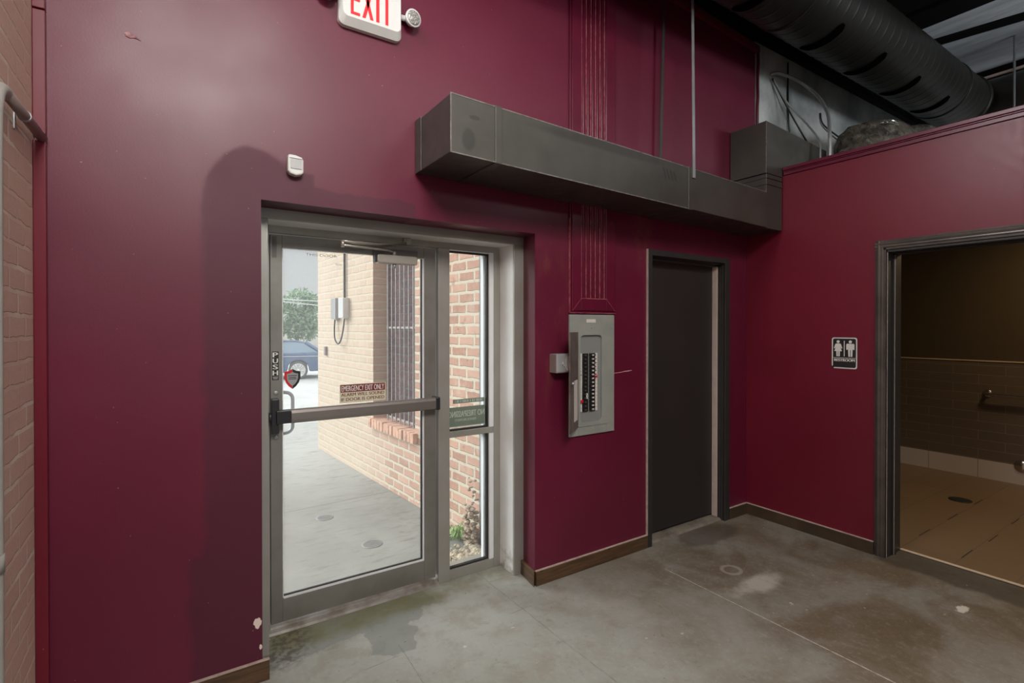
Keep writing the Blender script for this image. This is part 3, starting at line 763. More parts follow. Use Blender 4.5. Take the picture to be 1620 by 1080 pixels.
# outside pull
pts = [(0.468, 2.947, 1.247), (0.470, 2.985, 1.247), (0.490, 3.0, 1.244)]
for k in range(1, 6):
    a = radians(90 - 18 * k); pts.append((0.500 + 0.036 * cos(a), 3.0, 1.205 + 0.037 * sin(a)))
for k in range(0, 6):
    a = radians(-18 * k); pts.append((0.500 + 0.036 * cos(a), 3.0, 1.058 + 0.037 * sin(a)))
pts += [(0.485, 3.0, 1.019), (0.470, 2.985, 1.018), (0.468, 2.947, 1.018)]
dp(MB().tube(pts, 0.0095, 10), 'pull_handle', M['steel'])
# closer
cl = dp(MB().prism(rounded(0.953, 1.196, 1.962, 2.012, 0.014), 2.822, 2.872, 'y'), 'closer_body', M['closer'], 0.006)
MB().box(0.951, 1.222, 2.885, 2.8995, 1.998, 2.054).build('closer_plate', M['closer_plate'], cl, 0.002)
MB().box(1.0, 1.18, 2.87, 2.8995, 1.97, 2.01).build('closer_bracket', M['closer_plate'], cl)
MB().box(0.9415, 0.953, 2.826, 2.868, 1.966, 2.010).build('closer_cap', M['black_plastic'], cl, 0.002)
MB().cyl((1.060, 2.846, 1.962), (1.060, 2.846, 1.938), 0.012, 14, 0.006).cyl((1.060, 2.846, 2.012), (1.060, 2.846, 2.035), 0.011, 14).build('closer_spindle', M['steel'], cl)
arm = dp(MB().tube([(1.060, 2.846, 2.030), (1.02, 2.83, 2.036), (0.86, 2.755, 2.030), (0.722, 2.68, 2.022)], 0.006, 8).cyl((0.722, 2.68, 2.012), (0.722, 2.68, 2.046), 0.009, 12), 'closer_arm', M['closer'])
MB().tube([(0.722, 2.68, 2.044), (0.80, 2.72, 2.046), (0.95, 2.785, 2.060), (1.145, 2.868, 2.097)], [0.006, 0.009, 0.006, 0.006], 8).build('forearm', M['closer'], arm)
MB().cyl((1.150, 2.870, 2.085), (1.150, 2.870, 2.118), 0.010, 12).box(1.130, 1.172, 2.868, 2.884, 2.09, 2.126).build('header_bracket', M['closer'], arm)
# PUSH label
pl = dp(MB().box(0.4185, 0.4505, 2.8982, 2.8998, 1.322, 1.471), 'push_label', M['sign_black'], 0, 'black label reading PUSH from top to bottom')
t = MB()
for i, ch in enumerate('PUSH'):
    text_on(t, ch, (0.4225, 2.8981, 1.4425 - i * 0.0315 - 0.001), XR, UP, 0.0235, 0.0245, 0.035)
t.box(0.423, 0.447, 2.8976, 2.8981, 1.338, 1.3395).box(0.423, 0.447, 2.8976, 2.8981, 1.334, 1.3355).box(0.425, 0.445, 2.8976, 2.8981, 1.328, 1.330)
t.build('lettering', M['sign_white'], pl)
# alarm sticker
em = dp(MB().box(0.768, 1.033, 2.9190, 2.9202, 1.170, 1.275), 'alarm_sticker', M['sign_cream'], 0, 'red and cream sticker reading EMERGENCY EXIT ONLY ALARM WILL SOUND IF DOOR IS OPENED')
MB().box(0.772, 1.029, 2.9184, 2.9190, 1.230, 1.272).build('red_band', M['sign_red'], em)
t = MB(); text_on(t, 'EMERGENCY EXIT ONLY', (0.778, 2.9183, 1.2355), XR, UP, 0.245, 0.031, 0.012, 0.0005)
t.build('lettering', M['sign_white'], em)
t = MB(); text_on(t, 'ALARM WILL SOUND', (0.776, 2.9189, 1.207), XR, UP, 0.249, 0.018, 0.02, 0.0005)
text_on(t, 'IF DOOR IS OPENED', (0.776, 2.9189, 1.180), XR, UP, 0.249, 0.018, 0.02, 0.0005)
t.build('lettering', M['sign_red'], em)
# shield sticker
def shield(k):
    out = [(0, 1), (0.45, 0.80), (1, 0.72), (1, 0.1), (0.8, -0.4), (0.45, -0.78), (0, -1.05)]
    return [(a * k, b * k) for a, b in out]
sc_x, sc_z, sw, sh = 0.521, 1.323, 0.040, 0.052
L = shield(1)
sh_o = dp(MB().prism([(sc_x - a * sw, sc_z + b * sh) for a, b in L], 2.9190, 2.9202, 'y'), 'shield_sticker', M['red_tag'], 0, 'shield sticker, red on the left and black on the right')
MB().prism([(sc_x + a * sw + 0.0005, sc_z + b * sh) for a, b in L[::-1]], 2.9188, 2.9202, 'y').build('dark_half', M['sign_black'], sh_o)
full = shield(0.70); full = full + [(-a, b) for a, b in full[::-1][1:-1]]
MB().prism([(sc_x + a * sw, sc_z + b * sh) for a, b in full], 2.9180, 2.9187, 'y').build('grey_centre', M['sticker_grey'], sh_o)
t = MB()
for zz, hw in ((1.338, 0.022), (1.328, 0.018), (1.320, 0.020)): t.box(sc_x - hw, sc_x + hw, 2.9175, 2.918, zz, zz + 0.0035)
t.build('lettering', M['ink'], sh_o)
# faded lettering at the top of the pane
t = MB(); text_on(t, 'THIS DOOR', (0.590, 2.9205, 1.985), XR, UP, 0.165, 0.014, -0.002, 0.0002)
text_on(t, 'WH', (0.745, 2.9205, 1.94), XR, UP, 0.035, 0.014, -0.002, 0.0002)
dp(t, 'faded_lettering', M['ghost'], 0, 'faded vinyl letters on the glass')
# threshold
t = MB().prism([(2.872, 0.0), (2.878, 0.012), (2.894, 0.022), (2.900, 0.022), (2.902, 0.030), (3.0, 0.030), (3.0, 0.0)], 0.377, 1.357, 'x')
struct(t.build('trim_8', M['threshold'], bevel=0.001), 'worn aluminium threshold under the glass door', 'threshold')

# ================================================================== THINGS ON THE BACK WALL
# exit sign
ex = empty('exit_sign', (0.815, 2.55, 3.07), 'white EXIT sign with red letters and two emergency lamp heads high on the maroon wall', 'exit sign')
b = MB(); outer = rounded(0.662, 0.978, 3.066, 3.30, 0.03); inner = rounded(0.676, 0.966, 3.098, 3.292, 0.028)
k = len(outer)
vs = [(u, 2.549, v) for u, v in outer] + [(u, 2.522, v) for u, v in outer] + [(u, 2.492, v) for u, v in inner]
fs = [tuple(range(k - 1, -1, -1)), tuple(range(2 * k, 3 * k))]
for i in range(k):
    j = (i + 1) % k; fs += [(i, j, k + j, k + i), (k + i, k + j, 2 * k + j, 2 * k + i)]
b.add(vs, fs); b.build('housing', M['white_plastic'], ex, 0.002)
def letter(name, polys):
    q = MB()
    for p in polys: q.prism(p, 2.4905, 2.4925, 'y')
    q.build('letter', M['red'], ex, label='red letter ' + name)
z0, z1 = 3.112, 3.262; sw_ = 0.014
letter('E', [[(0.712, z0), (0.726, z0), (0.726, z1), (0.712, z1)], [(0.7262, z0), (0.757, z0), (0.757, z0 + sw_), (0.7262, z0 + sw_)], [(0.7262, z0 + 0.068), (0.756, z0 + 0.068), (0.756, z0 + 0.082), (0.7262, z0 + 0.082)], [(0.7262, z1 - sw_), (0.757, z1 - sw_), (0.757, z1), (0.7262, z1)]])
zm = (z0 + z1) / 2
letter('X', [[(0.768, z0), (0.784, z0), (0.8235, z1), (0.8075, z1)], [(0.8075, z0), (0.8235, z0), (0.784, z1), (0.768, z1)]])
letter('I', [[(0.837, z0), (0.853, z0), (0.853, z1), (0.837, z1)]])
letter('T', [[(0.884, z0), (0.899, z0), (0.899, z1 - sw_), (0.884, z1 - sw_)], [(0.867, z1 - sw_), (0.916, z1 - sw_), (0.916, z1), (0.867, z1)]])
for sx, ax in ((1.030, (0.15, -1, -0.1)), (0.608, (-0.1, -1, -0.35))):
    c = Vector((sx, 2.515, 3.198)); a = Vector(ax).normalized()
    hd = MB().disc_lathe(c, a, [(0.020, -0.02), (0.034, -0.005), (0.043, 0.018), (0.044, 0.026), (0.040, 0.028)], 28)
    side = 0.978 if sx > 0.9 else 0.662
    hd.cyl((side, 2.525, 3.198), (sx, 2.520, 3.198), 0.014, 12)
    hd = hd.build('lamp_head', M['white_plastic'], ex)
    MB().disc_lathe(c, a, [(0.037, 0.0275), (0.034, 0.031), (0.02, 0.034)], 28).build('lens', M['lens'], hd)

# motion detector
md = empty('motion_detector', (0.465, 2.55, 2.295), 'white motion detector above the top left corner of the glass door', 'detector')
prof = [(0.431, 2.385), (0.431, 2.315), (0.440, 2.303), (0.465, 2.296), (0.490, 2.303), (0.499, 2.315), (0.499, 2.370), (0.492, 2.383), (0.465, 2.390), (0.438, 2.390)]
MB().prism(prof, 2.508, 2.5495, 'y').build('housing', M['white_plastic'], md, 0.007)
MB().prism(rounded(0.442, 0.490, 2.325, 2.368, 0.004), 2.5035, 2.5078, 'y').box(0.438, 0.494, 2.504, 2.5078, 2.372, 2.375).build('sensor_window', M['white_lens'], md, 0.001)
# gouge in the wall
g = MB(); random.seed(5)
g.prism([(-0.166, 2.770), (-0.150, 2.779), (-0.141, 2.768), (-0.126, 2.764), (-0.112, 2.752), (-0.132, 2.757), (-0.150, 2.752), (-0.163, 2.758)], 2.5475, 2.5497, 'y')
tag(g.build('torn_paint_chip', M['chip']), 'small torn paint chip high on the left of the maroon wall', 'paint chip')

# fluted board above the breaker panel
fb = MB().mat(M['maroon_gloss']); fb.box(2.120, 2.530, 2.537, 2.549, 1.690, 4.03)
pb_ = [(2.136, 1.702), (2.516, 1.702)]
fb.box(2.134, 2.212, 2.529, 2.537, 1.706, 4.028)
fb.box(2.434, 2.516, 2.529, 2.537, 1.706, 4.028)
fb.box(2.212, 2.434, 2.529, 2.537, 1.706, 1.786)
for i in range(6):
    xx = 2.221 + i * 0.0405; fb.cyl((xx + 0.012, 2.537, 1.79), (xx + 0.012, 2.537, 4.02), 0.0075, 8)
fl = fb.build('trim_9', bevel=0.002)
struct(fl, 'maroon fluted board running up the wall from the breaker panel', 'trim')
e = MB()
for i in range(6):
    xx = 2.2125 + i * 0.0405; e.box(xx, xx + 0.003, 2.5295, 2.537, 1.79, 4.02)
e.box(2.1195, 2.1225, 2.5365, 2.549, 1.69, 2.30).box(2.212, 2.434, 2.5285, 2.530, 1.784, 1.788).box(2.120, 2.53, 2.5355, 2.5375, 1.689, 1.6925)
e.prism([(2.136, 1.706), (2.139, 1.706), (2.214, 1.786), (2.211, 1.786)], 2.5283, 2.5292, 'y').prism([(2.513, 1.706), (2.516, 1.706), (2.436, 1.786), (2.433, 1.786)], 2.5283, 2.5292, 'y')
e.build('worn_edge', M['maroon_worn'], fl, label='paint worn pale along the flutes')

# breaker panel
bp = empty('breaker_panel', (2.315, 2.55, 0.887), 'light grey electrical breaker panel with its narrow door open', 'breaker panel')
c = MB()
X0, X1, Z0, Z1 = 2.118, 2.515, 0.887, 1.680
xa, xb, za, zb = 2.192, 2.440, 0.958, 1.552
c.box(X0, xa, 2.536, 2.549, Z0, Z1).box(xb, X1, 2.536, 2.549, Z0, Z1).box(xa, xb, 2.536, 2.549, Z0, za).box(xa, xb, 2.536, 2.549, zb, Z1)
c.build('cover', M['panel'], bp, 0.002)
rf = MB(); ro = rounded(2.188, 2.452, 0.945, 1.566, 0.006); ri = rounded(2.208, 2.398, 0.968, 1.545, 0.03)
def ring_plate(mb, o_, i_, y0, y1):
    k = len(o_); vs = [(u, y0, v) for u, v in o_] + [(u, y0, v) for u, v in i_] + [(u, y1, v) for u, v in o_] + [(u, y1, v) for u, v in i_]; fs = []
    for i in range(k):
        j = (i + 1) % k
        fs += [(i, j, k + j, k + i), (2 * k + i, 3 * k + i, 3 * k + j, 2 * k + j), (i, 2 * k + i, 2 * k + j, j), (k + i, k + j, 3 * k + j, 3 * k + i)]
    mb.add(vs, fs)
ring_plate(rf, ro, ri, 2.5315, 2.546); rf.build('door_surround', M['panel'], bp, 0.0015)
MB().box(2.19, 2.44, 2.5475, 2.5492, 0.95, 1.56).build('dead_front', M['panel_in'], bp)
NROW = 15; zt = 1.425; zbm = 1.040; ph = (zt - zbm) / NROW
proto = {}
for cidx, (bx0, bx1) in enumerate(((2.232, 2.278), (2.294, 2.340))):
    for i in range(NROW):
        zz = zt - (i + 1) * ph
        key = cidx
        if key not in proto:
            q = MB().box(bx0, bx1, 2.536, 2.547, 0.0008, ph - 0.0008)
            q = q.build('breaker', M['breaker'], bp, 0.0008)
            tx = bx0 + (0.016 if cidx else 0.012)
            tg = MB().box(tx, tx + 0.014, 2.529, 2.536, ph * 0.3, ph * 0.68).build('toggle', M['handle_white' if cidx else 'toggle_dark'], q)
            proto[key] = (q, tg); q.location.z += zz
        else:
            q0, t0 = proto[key]
            q = q0.copy(); COL.objects.link(q); q.location = q0.location.copy(); q.location.z = q0.location.z - i * ph
            tg = t0.copy(); COL.objects.link(tg); tg.parent = q
for ci, sx in enumerate((2.209, 2.343)):
    for i in range(NROW):
        MB().box(sx, sx + 0.021, 2.5425, 2.547, zt - (i + 1) * ph + 0.0012, zt - i * ph - 0.0004).build('circuit_label', M['paper'], bp)
        if (ci and i < 6) or (not ci and i in (4, 5, 6)):
            lw_ = 0.008 + 0.003 * (i % 3)
            MB().box(sx + 0.002, sx + 0.002 + lw_, 2.5418, 2.5425, zt - (i + 0.65) * ph, zt - (i + 0.42) * ph).build('handwriting', M['ink'], bp)
MB().box(2.334, 2.356, 2.533, 2.541, 1.262, 1.275).build('lock_clip', M['red_tag'], bp, label='red lock clip in the right row')
MB().box(2.209, 2.232, 2.533, 2.541, 1.101, 1.119).build('lock_clip', M['red_tag'], bp, label='red lock clip in the left row')
MB().box(2.258, 2.268, 2.530, 2.535, 1.125, 1.162).build('paper_tag', M['paper'], bp)
MB().box(2.262, 2.342, 2.5345, 2.5358, 1.628, 1.650).build('paper_label', M['paper'], bp, label='small paper label at the top of the cover')
for (sx, sz) in ((2.305, 1.590), (2.315, 0.925), (2.488, 1.20), (2.488, 1.59), (2.488, 1.01)):
    MB().disc_lathe((sx, 2.5355, sz), (0, -1, 0), [(0.004, 0), (0.004, 0.002)], 10).build('cover_screw', M['steel'], bp)
dr = MB().prism([(2.190, 2.5335), (2.002, 2.391), (1.998, 2.397), (2.186, 2.5365)], 0.945, 1.566, 'z').build('panel_door', M['panel_reflect'], bp, 0.001, 'panel door standing open, coloured brown for the maroon it reflects')
dv = Vector((2.002 - 2.190, 2.391 - 2.5335, 0)); dn = dv.normalized(); nn_ = Vector((-dn.y, dn.x, 0)); nn_ = nn_ if nn_.x > 0 else -nn_
pp = MB()
def dquad(a0, a1, z0, z1, off):
    A = Vector((2.190, 2.5335, 0)) + nn_ * off
    B = A + nn_ * 0.0008
    vs = [A + dn * a0, A + dn * a1, B + dn * a1, B + dn * a0]
    pp.prism([(v.x, v.y) for v in vs], z0, z1, 'z')
dquad(0.03, 0.13, 1.0, 1.26, 0.0003); pp.build('paper_label', M['paper'], dr, label='circuit list on the panel door')
MB().cyl((2.03, 2.415, 1.25), (2.045, 2.400, 1.25), 0.010, 12).build('latch', M['steel'], dr)
# surge box beside it
sb = empty('switch_box', (2.04, 2.55, 1.31), 'small grey switch box joined to the left side of the breaker panel', 'switch box')
MB().mat(M['box_grey']).box(1.969, 2.117, 2.482, 2.549, 1.312, 1.430).build('housing', None, sb, 0.003)
MB().box(1.966, 1.9685, 2.484, 2.549, 1.314, 1.428).build('side_plate', M['box_brown'], sb)
MB().box(1.975, 2.117, 2.478, 2.4815, 1.318, 1.424).build('front_plate', M['box_grey'], sb, 0.001)
MB().prism([(2.045, 1.415), (2.115, 1.415), (2.115, 1.325), (2.045, 1.325), (2.034, 1.345), (2.034, 1.395)], 2.4768, 2.4778, 'y').build('label', M['paper'], sb)
MB().box(2.008, 2.017, 2.470, 2.478, 1.365, 1.382).box(2.017, 2.026, 2.472, 2.478, 1.355, 1.368).build('toggle', M['handle_white'], sb)

# charcoal door 2
t = MB().mat(M['casing'])
t.box(2.850, 2.893, 2.530, 2.549, 0, 2.162); t.box(3.768, 3.832, 2.530, 2.549, 0, 2.162); t.box(2.893, 3.768, 2.530, 2.549, 2.118, 2.162)
t.box(2.887, 2.893, 2.549, 2.70, 0, 2.118); t.box(3.768, 3.774, 2.549, 2.70, 0, 2.118); t.box(2.893, 3.768, 2.549, 2.70, 2.112, 2.118)
cs = struct(t.build('trim_10', bevel=0.003), 'charcoal casing round the second door', 'door casing')
MB().box(3.7655, 3.768, 2.575, 2.580, 0, 2.11).box(3.7655, 3.768, 2.558, 2.562, 0, 2.11).box(3.765, 3.769, 2.5285, 2.532, 0, 2.12).build('worn_edge', M['casing_light'], cs)
MB().box(2.846, 2.850, 2.533, 2.549, 0.09, 2.164).build('caulk_line', M['caulk'], cs, label='pale caulk line on the left edge')
d2 = empty('door_2', (2.90, 2.65, 0.03), 'closed charcoal painted door right of the breaker panel', 'door', kind='structure')
MB().box(2.894, 3.752, 2.645, 2.690, 0.034, 2.100).build('leaf', M['door_dark'], d2, 0.002)
MB().box(3.7525, 3.7675, 2.600, 2.644, 0.02, 2.098).build('door_stop', M['stop_pink'], d2, 0.001, 'pale bare strip down the latch side')
MB().box(2.894, 3.7675, 2.625, 2.644, 2.098, 2.112).build('door_stop', M['casing_light'], d2)
MB().box(2.90, 2.99, 2.6435, 2.645, 1.042, 1.048).build('scratch', M['ink'], d2)
struct(MB().prism([(2.562, 0.0), (2.575, 0.013), (2.61, 0.018), (2.645, 0.018), (2.70, 0.018), (2.70, 0.0)], 2.893, 3.768, 'x').build('trim_11', M['sill_dusty'], bevel=0.001), 'worn wooden sill under the charcoal door', 'threshold')
struct(MB().box(2.885, 3.80, 2.70, 3.02, 0, 2.15).build('wall_behind_door', M['black_paint']), 'dark backing behind the charcoal door', 'wall')
struct(MB().box(0.3, 1.9, 2.95, 3.03, -0.12, 0.0).build('ground_sill', M['paving']), 'concrete step edge outside the glass door', 'ground')

# ================================================================== RIGHT WALL
# restroom doorway casing
t = MB().mat(M['casing_light'])
pr_ = [(4.100, 1.583), (4.092, 1.583), (4.092, 1.577), (4.084, 1.572), (4.080, 1.560), (4.084, 1.548), (4.083, 1.540), (4.089, 1.532), (4.089, 1.518), (4.100, 1.518)]
t.prism(pr_, 0, 2.195, 'z')
t.prism([(x_, 0.10 - (y_ - 1.53)) for x_, y_ in pr_], 0, 2.195, 'z')
hd_ = [(4.100, 2.197), (4.092, 2.197), (4.092, 2.189), (4.084, 2.184), (4.080, 2.172), (4.084, 2.160), (4.083, 2.152), (4.089, 2.144), (4.089, 2.131), (4.100, 2.131)]
vs = [(a, yy, b_) for yy in (0.05, 1.583) for a, b_ in hd_]; kk = len(hd_)
t.add(vs, [tuple(range(kk)), tuple(range(2 * kk - 1, kk - 1, -1))] + [(i, (i + 1) % kk, kk + (i + 1) % kk, kk + i) for i in range(kk)])
t.mat(M['casing'])
t.box(4.10, 4.33, 1.512, 1.529, 0, 2.131); t.box(4.10, 4.33, 0.101, 0.118, 0, 2.131); t.box(4.10, 4.33, 0.101, 1.529, 2.114, 2.131)
t.box(4.19, 4.23, 1.500, 1.5118, 0, 2.113); t.box(4.19, 4.23, 0.118, 1.512, 2.102, 2.1135)
cs = struct(t.build('trim_12', bevel=0.001), 'dark moulded casing round the restroom doorway', 'door casing')
MB().box(4.101, 4.104, 1.5105, 1.5122, 0.0, 2.12).box(4.188, 4.191, 1.4985, 1.5, 0.0, 2.10).build('worn_edge', M['stop_pink'], cs)  # highlight along the casing edges, put in as pale coloured strips
struct(MB().box(4.33, 4.352, 0.118, 1.512, 0, 0.010).build('trim_13', M['sill_strip']), 'pale metal strip between the concrete and the restroom tiles', 'threshold')
# restroom sign
rs = empty('restroom_sign', (4.10, 1.78, 1.295), 'black RESTROOM sign with white woman and man figures beside the restroom doorway', 'sign')
def RY(u): return 1.866 - u      # u grows to the right on the wall
def on_wall(polys, x0, x1, name, m, bevel=0, label=None):
    q = MB()
    for p in polys: q.prism([(RY(a), b_) for a, b_ in p], x0, x1, 'x')
    return q.build(name, m, rs, bevel, label)
zs = 1.292
on_wall([[(a, zs + b_) for a, b_ in rounded(0, 0.172, 0, 0.230, 0.016)]], 4.096, 4.0995, 'plate', M['sign_black'])
q = MB(); ro = [(RY(a), zs + b_) for a, b_ in rounded(0.001, 0.171, 0.001, 0.229, 0.016)]; ri = [(RY(a), zs + b_) for a, b_ in rounded(0.009, 0.163, 0.009, 0.221, 0.012)]
k = len(ro); vs = [(4.0952, u, v) for u, v in ro] + [(4.0952, u, v) for u, v in ri]
fs = []
for i in range(k):
    if 14 <= i <= 18: continue
    j = (i + 1) % k
    fs.append((i, j, k + j, k + i))
q.add(vs + [(4.096, v[1], v[2]) for v in vs], fs + [tuple(2 * k + a for a in f) for f in fs]); q.build('border', M['sign_white'], rs)
def circ(cx_, cz_, r_): return [(cx_ + r_ * cos(2 * pi * i / 18), cz_ + r_ * sin(2 * pi * i / 18)) for i in range(18)]
def Zs(l): return [(a, zs + b_) for a, b_ in l]
cw = 0.044; cm = 0.126
on_wall([Zs(circ(cw, 0.198, 0.0105)), Zs([(cw - 0.013, 0.184), (cw + 0.013, 0.184), (cw + 0.019, 0.180), (cw + 0.029, 0.150), (cw + 0.022, 0.148), (cw + 0.014, 0.165), (cw + 0.026, 0.128), (cw - 0.026, 0.128), (cw - 0.014, 0.165), (cw - 0.022, 0.148), (cw - 0.029, 0.150), (cw - 0.019, 0.180)]), Zs([(cw - 0.013, 0.128), (cw - 0.002, 0.128), (cw - 0.002, 0.090), (cw - 0.011, 0.090)]), Zs([(cw + 0.002, 0.128), (cw + 0.013, 0.128), (cw + 0.011, 0.090), (cw + 0.002, 0.090)])], 4.0953, 4.0958, 'woman_figure', M['sign_white'])
on_wall([Zs(circ(cm, 0.198, 0.0105)), Zs([(cm - 0.022, 0.184), (cm + 0.022, 0.184), (cm + 0.027, 0.178), (cm + 0.027, 0.140), (cm + 0.020, 0.140), (cm + 0.016, 0.145), (cm + 0.015, 0.138), (cm - 0.015, 0.138), (cm - 0.016, 0.145), (cm - 0.020, 0.140), (cm - 0.027, 0.140), (cm - 0.027, 0.178)]), Zs([(cm - 0.015, 0.138), (cm - 0.002, 0.138), (cm - 0.002, 0.090), (cm - 0.013, 0.090)]), Zs([(cm + 0.002, 0.138), (cm + 0.015, 0.138), (cm + 0.013, 0.090), (cm + 0.002, 0.090)])], 4.0953, 4.0958, 'man_figure', M['sign_white'])
on_wall([Zs([(0.083, 0.092), (0.088, 0.092), (0.088, 0.205), (0.083, 0.205)]), Zs([(0.012, 0.078), (0.160, 0.078), (0.160, 0.081), (0.012, 0.081)])], 4.0953, 4.0958, 'divider', M['sign_white'])
t = MB(); text_on(t, 'RESTROOM', (4.0958, RY(0.018), zs + 0.054), (0, -1, 0), UP, 0.136, 0.019, 0.05, 0.0006); t.build('lettering', M['sign_white'], rs)

# restroom fittings
gb = empty('grab_bar', (7.12, 1.72, 0.90), 'steel grab bar on the brown restroom tiles', 'grab bar')
MB().disc_lathe((7.119, 1.715, 0.902), (-1, 0, 0), [(0.040, 0), (0.040, 0.006), (0.030, 0.014)], 24).build('flange', M['chrome'], gb)
MB().disc_lathe((7.119, 0.82, 0.902), (-1, 0, 0), [(0.040, 0), (0.040, 0.006), (0.030, 0.014)], 24).build('flange', M['chrome'], gb)
MB().tube([(7.112, 1.715, 0.902), (7.085, 1.715, 0.902), (7.062, 1.705, 0.902), (7.050, 1.68, 0.902), (7.048, 1.64, 0.902), (7.048, 0.90, 0.902), (7.05, 0.855, 0.902), (7.062, 0.83, 0.902), (7.085, 0.82, 0.902), (7.112, 0.82, 0.902)], 0.017, 14).build('bar', M['chrome'], gb)
tag(MB().disc_lathe((7.113, 1.452, 0.192), (-1, 0, 0), [(0.062, 0), (0.062, 0.004), (0.054, 0.010), (0.02, 0.012), (0.008, 0.016)], 32).build('cleanout_cover', M['chrome']), 'round steel cleanout cover on the pale base tiles at the right edge', 'cover plate')
tag(MB().disc_lathe((6.03, 1.64, 0.004), (0, 0, 1), [(0.085, 0), (0.085, 0.004), (0.075, 0.006)], 28).build('floor_drain', M['gasket']), 'dark round floor drain in the restroom tiles', 'drain')
t = MB()
random.seed(2)
for (jx, jy) in ((4.64, 1.223), (4.85, 1.533), (5.15, 1.205), (5.45, 1.53), (5.75, 1.21), (6.1, 1.53), (4.95, 0.92), (5.55, 0.9)):
    t.box(jx - 0.11, jx + 0.11, jy - 0.003, jy + 0.003, 0.0042, 0.0052)
struct(t.build('trim_14', M['gasket']), 'open joints between the restroom floor tiles', 'tile joint')

# ================================================================== DUCTS AND THINGS ABOVE
# rectangular duct along the back wall, slightly out of square with it
ad = empty('wall_duct', (1.07, 2.3, 2.4), 'dark rectangular metal duct running along the maroon wall and up over the partition', 'duct')
def DY(x_): return 2.137 + (x_ - 1.07) * (2.243 - 2.137) / 3.02
def DZ0(x_): return 2.414 + (x_ - 1.07) * (2.372 - 2.414) / 3.02
def DZ1(x_): return 2.686 + (x_ - 1.07) * (2.648 - 2.686) / 3.02
def seg(mb, a, b_, o_=0.0, back=2.545):
    vs = []
    for x_ in (a, b_):
        vs += [(x_, DY(x_) - o_, DZ0(x_) - o_), (x_, back, DZ0(x_) - o_), (x_, back, DZ1(x_) + o_), (x_, DY(x_) - o_, DZ1(x_) + o_)]
    mb.add(vs, [(0, 1, 2, 3), (7, 6, 5, 4), (0, 4, 5, 1), (1, 5, 6, 2), (2, 6, 7, 3), (3, 7, 4, 0)])
    return mb
seg(MB(), 1.070, 1.330).build('elbow', M['duct'], ad, 0.003)
seg(MB(), 1.331, 2.870, 0.0005).build('long_section', M['duct'], ad, 0.003)
seg(MB(), 2.871, 3.862, 0.0).build('end_section', M['duct'], ad, 0.003)
for a, b_ in ((1.315, 1.355), (2.862, 2.900)):
    seg(MB(), a, b_, 0.006).build('joint_band', M['duct'], ad, 0.002)
e = MB()
def edge_strip(a, b_, lo):
    vs = []
    for x_ in (a, b_):
        zc = DZ0(x_) if lo else DZ1(x_)
        vs += [(x_, DY(x_) - 0.002, zc - 0.0025), (x_, DY(x_) - 0.002, zc + 0.0025), (x_, DY(x_) + 0.003, zc + 0.0025), (x_, DY(x_) + 0.003, zc - 0.0025)]
    e.add(vs, [(0, 1, 2, 3), (7, 6, 5, 4), (0, 4, 5, 1), (1, 5, 6, 2), (2, 6, 7, 3), (3, 7, 4, 0)])
edge_strip(1.068, 1.315, True); edge_strip(1.068, 1.315, False); edge_strip(1.356, 2.862, False); edge_strip(2.90, 3.85, False); edge_strip(1.356, 2.862, True)
e.box(1.067, 1.071, DY(1.07) - 0.002, DY(1.07) + 0.002, DZ0(1.07), DZ1(1.07))
e.build('seam', M['duct_edge'], ad, label='pale worn seams')
MB().box(1.064, 1.0695, 2.47, 2.545, 2.41, 2.690).build('wall_flange', M['duct'], ad, 0.001)
r_ = MB().box(3.863, 4.088, 2.240, 2.545, 2.372, 2.80)
r_.build('riser', M['duct'], ad, 0.003)
r2 = MB().mat(M['duct'])
vs = [(3.850, 2.236, 2.801), (4.088, 2.236, 2.801), (4.088, 2.545, 2.801), (3.850, 2.545, 2.801), (3.852, 2.236, 3.208), (4.80, 2.236, 3.150), (4.80, 2.545, 3.150), (3.852, 2.545, 3.208), (4.088, 2.236, 2.884), (4.80, 2.236, 2.884), (4.80, 2.545, 2.884), (4.088, 2.545, 2.884)]
fs = [(0, 3, 2, 1), (0, 4, 7, 3), (4, 5, 6, 7), (0, 1, 8, 4), (8, 9, 5, 4), (3, 7, 11, 2), (11, 7, 6, 10), (5, 9, 10, 6), (1, 2, 11, 8), (8, 11, 10, 9)]
r2.add(vs, fs).build('upper_elbow', M['duct'], ad, 0.003)
e = MB()
for zz in (2.715, 2.765):
    e.box(3.858, 4.089, 2.233, 2.546, zz, zz + 0.010)
e.build('joint_band', M['duct'], ad, 0.001)
MB().box(3.848, 3.8525, 2.2335, 2.238, 2.80, 3.208).build('seam', M['duct_edge'], ad)
# finger smears where hands rubbed the paint
# hanger straps
def strap(x0_, x1_, y0_, y1_, z_, ztop, label):
    b_ = MB(); vs = []
    for xx, yy, zz in ((x0_, y0_, z_), (x1_, y1_, ztop)):
        vs += [(xx, yy, zz), (xx + 0.026, yy, zz), (xx + 0.026, yy + 0.003, zz), (xx, yy + 0.003, zz)]
    b_.add(vs, [(0, 1, 2, 3), (7, 6, 5, 4), (0, 4, 5, 1), (1, 5, 6, 2), (2, 6, 7, 3), (3, 7, 4, 0)])
    o_ = b_.build('hanger_strap', M['steel'] if 'front' in label else M['duct'])
    return tag(o_, label, 'strap', 'metal straps holding the wall duct')
strap(2.898, 2.960, DY(2.91) - 0.012, 2.262, 2.60, CEIL, 'bright metal strap hanging the front edge of the wall duct')
strap(2.930, 2.975, 2.505, 2.49, 2.66, CEIL, 'dark metal strap behind the wall duct, close to the maroon wall')

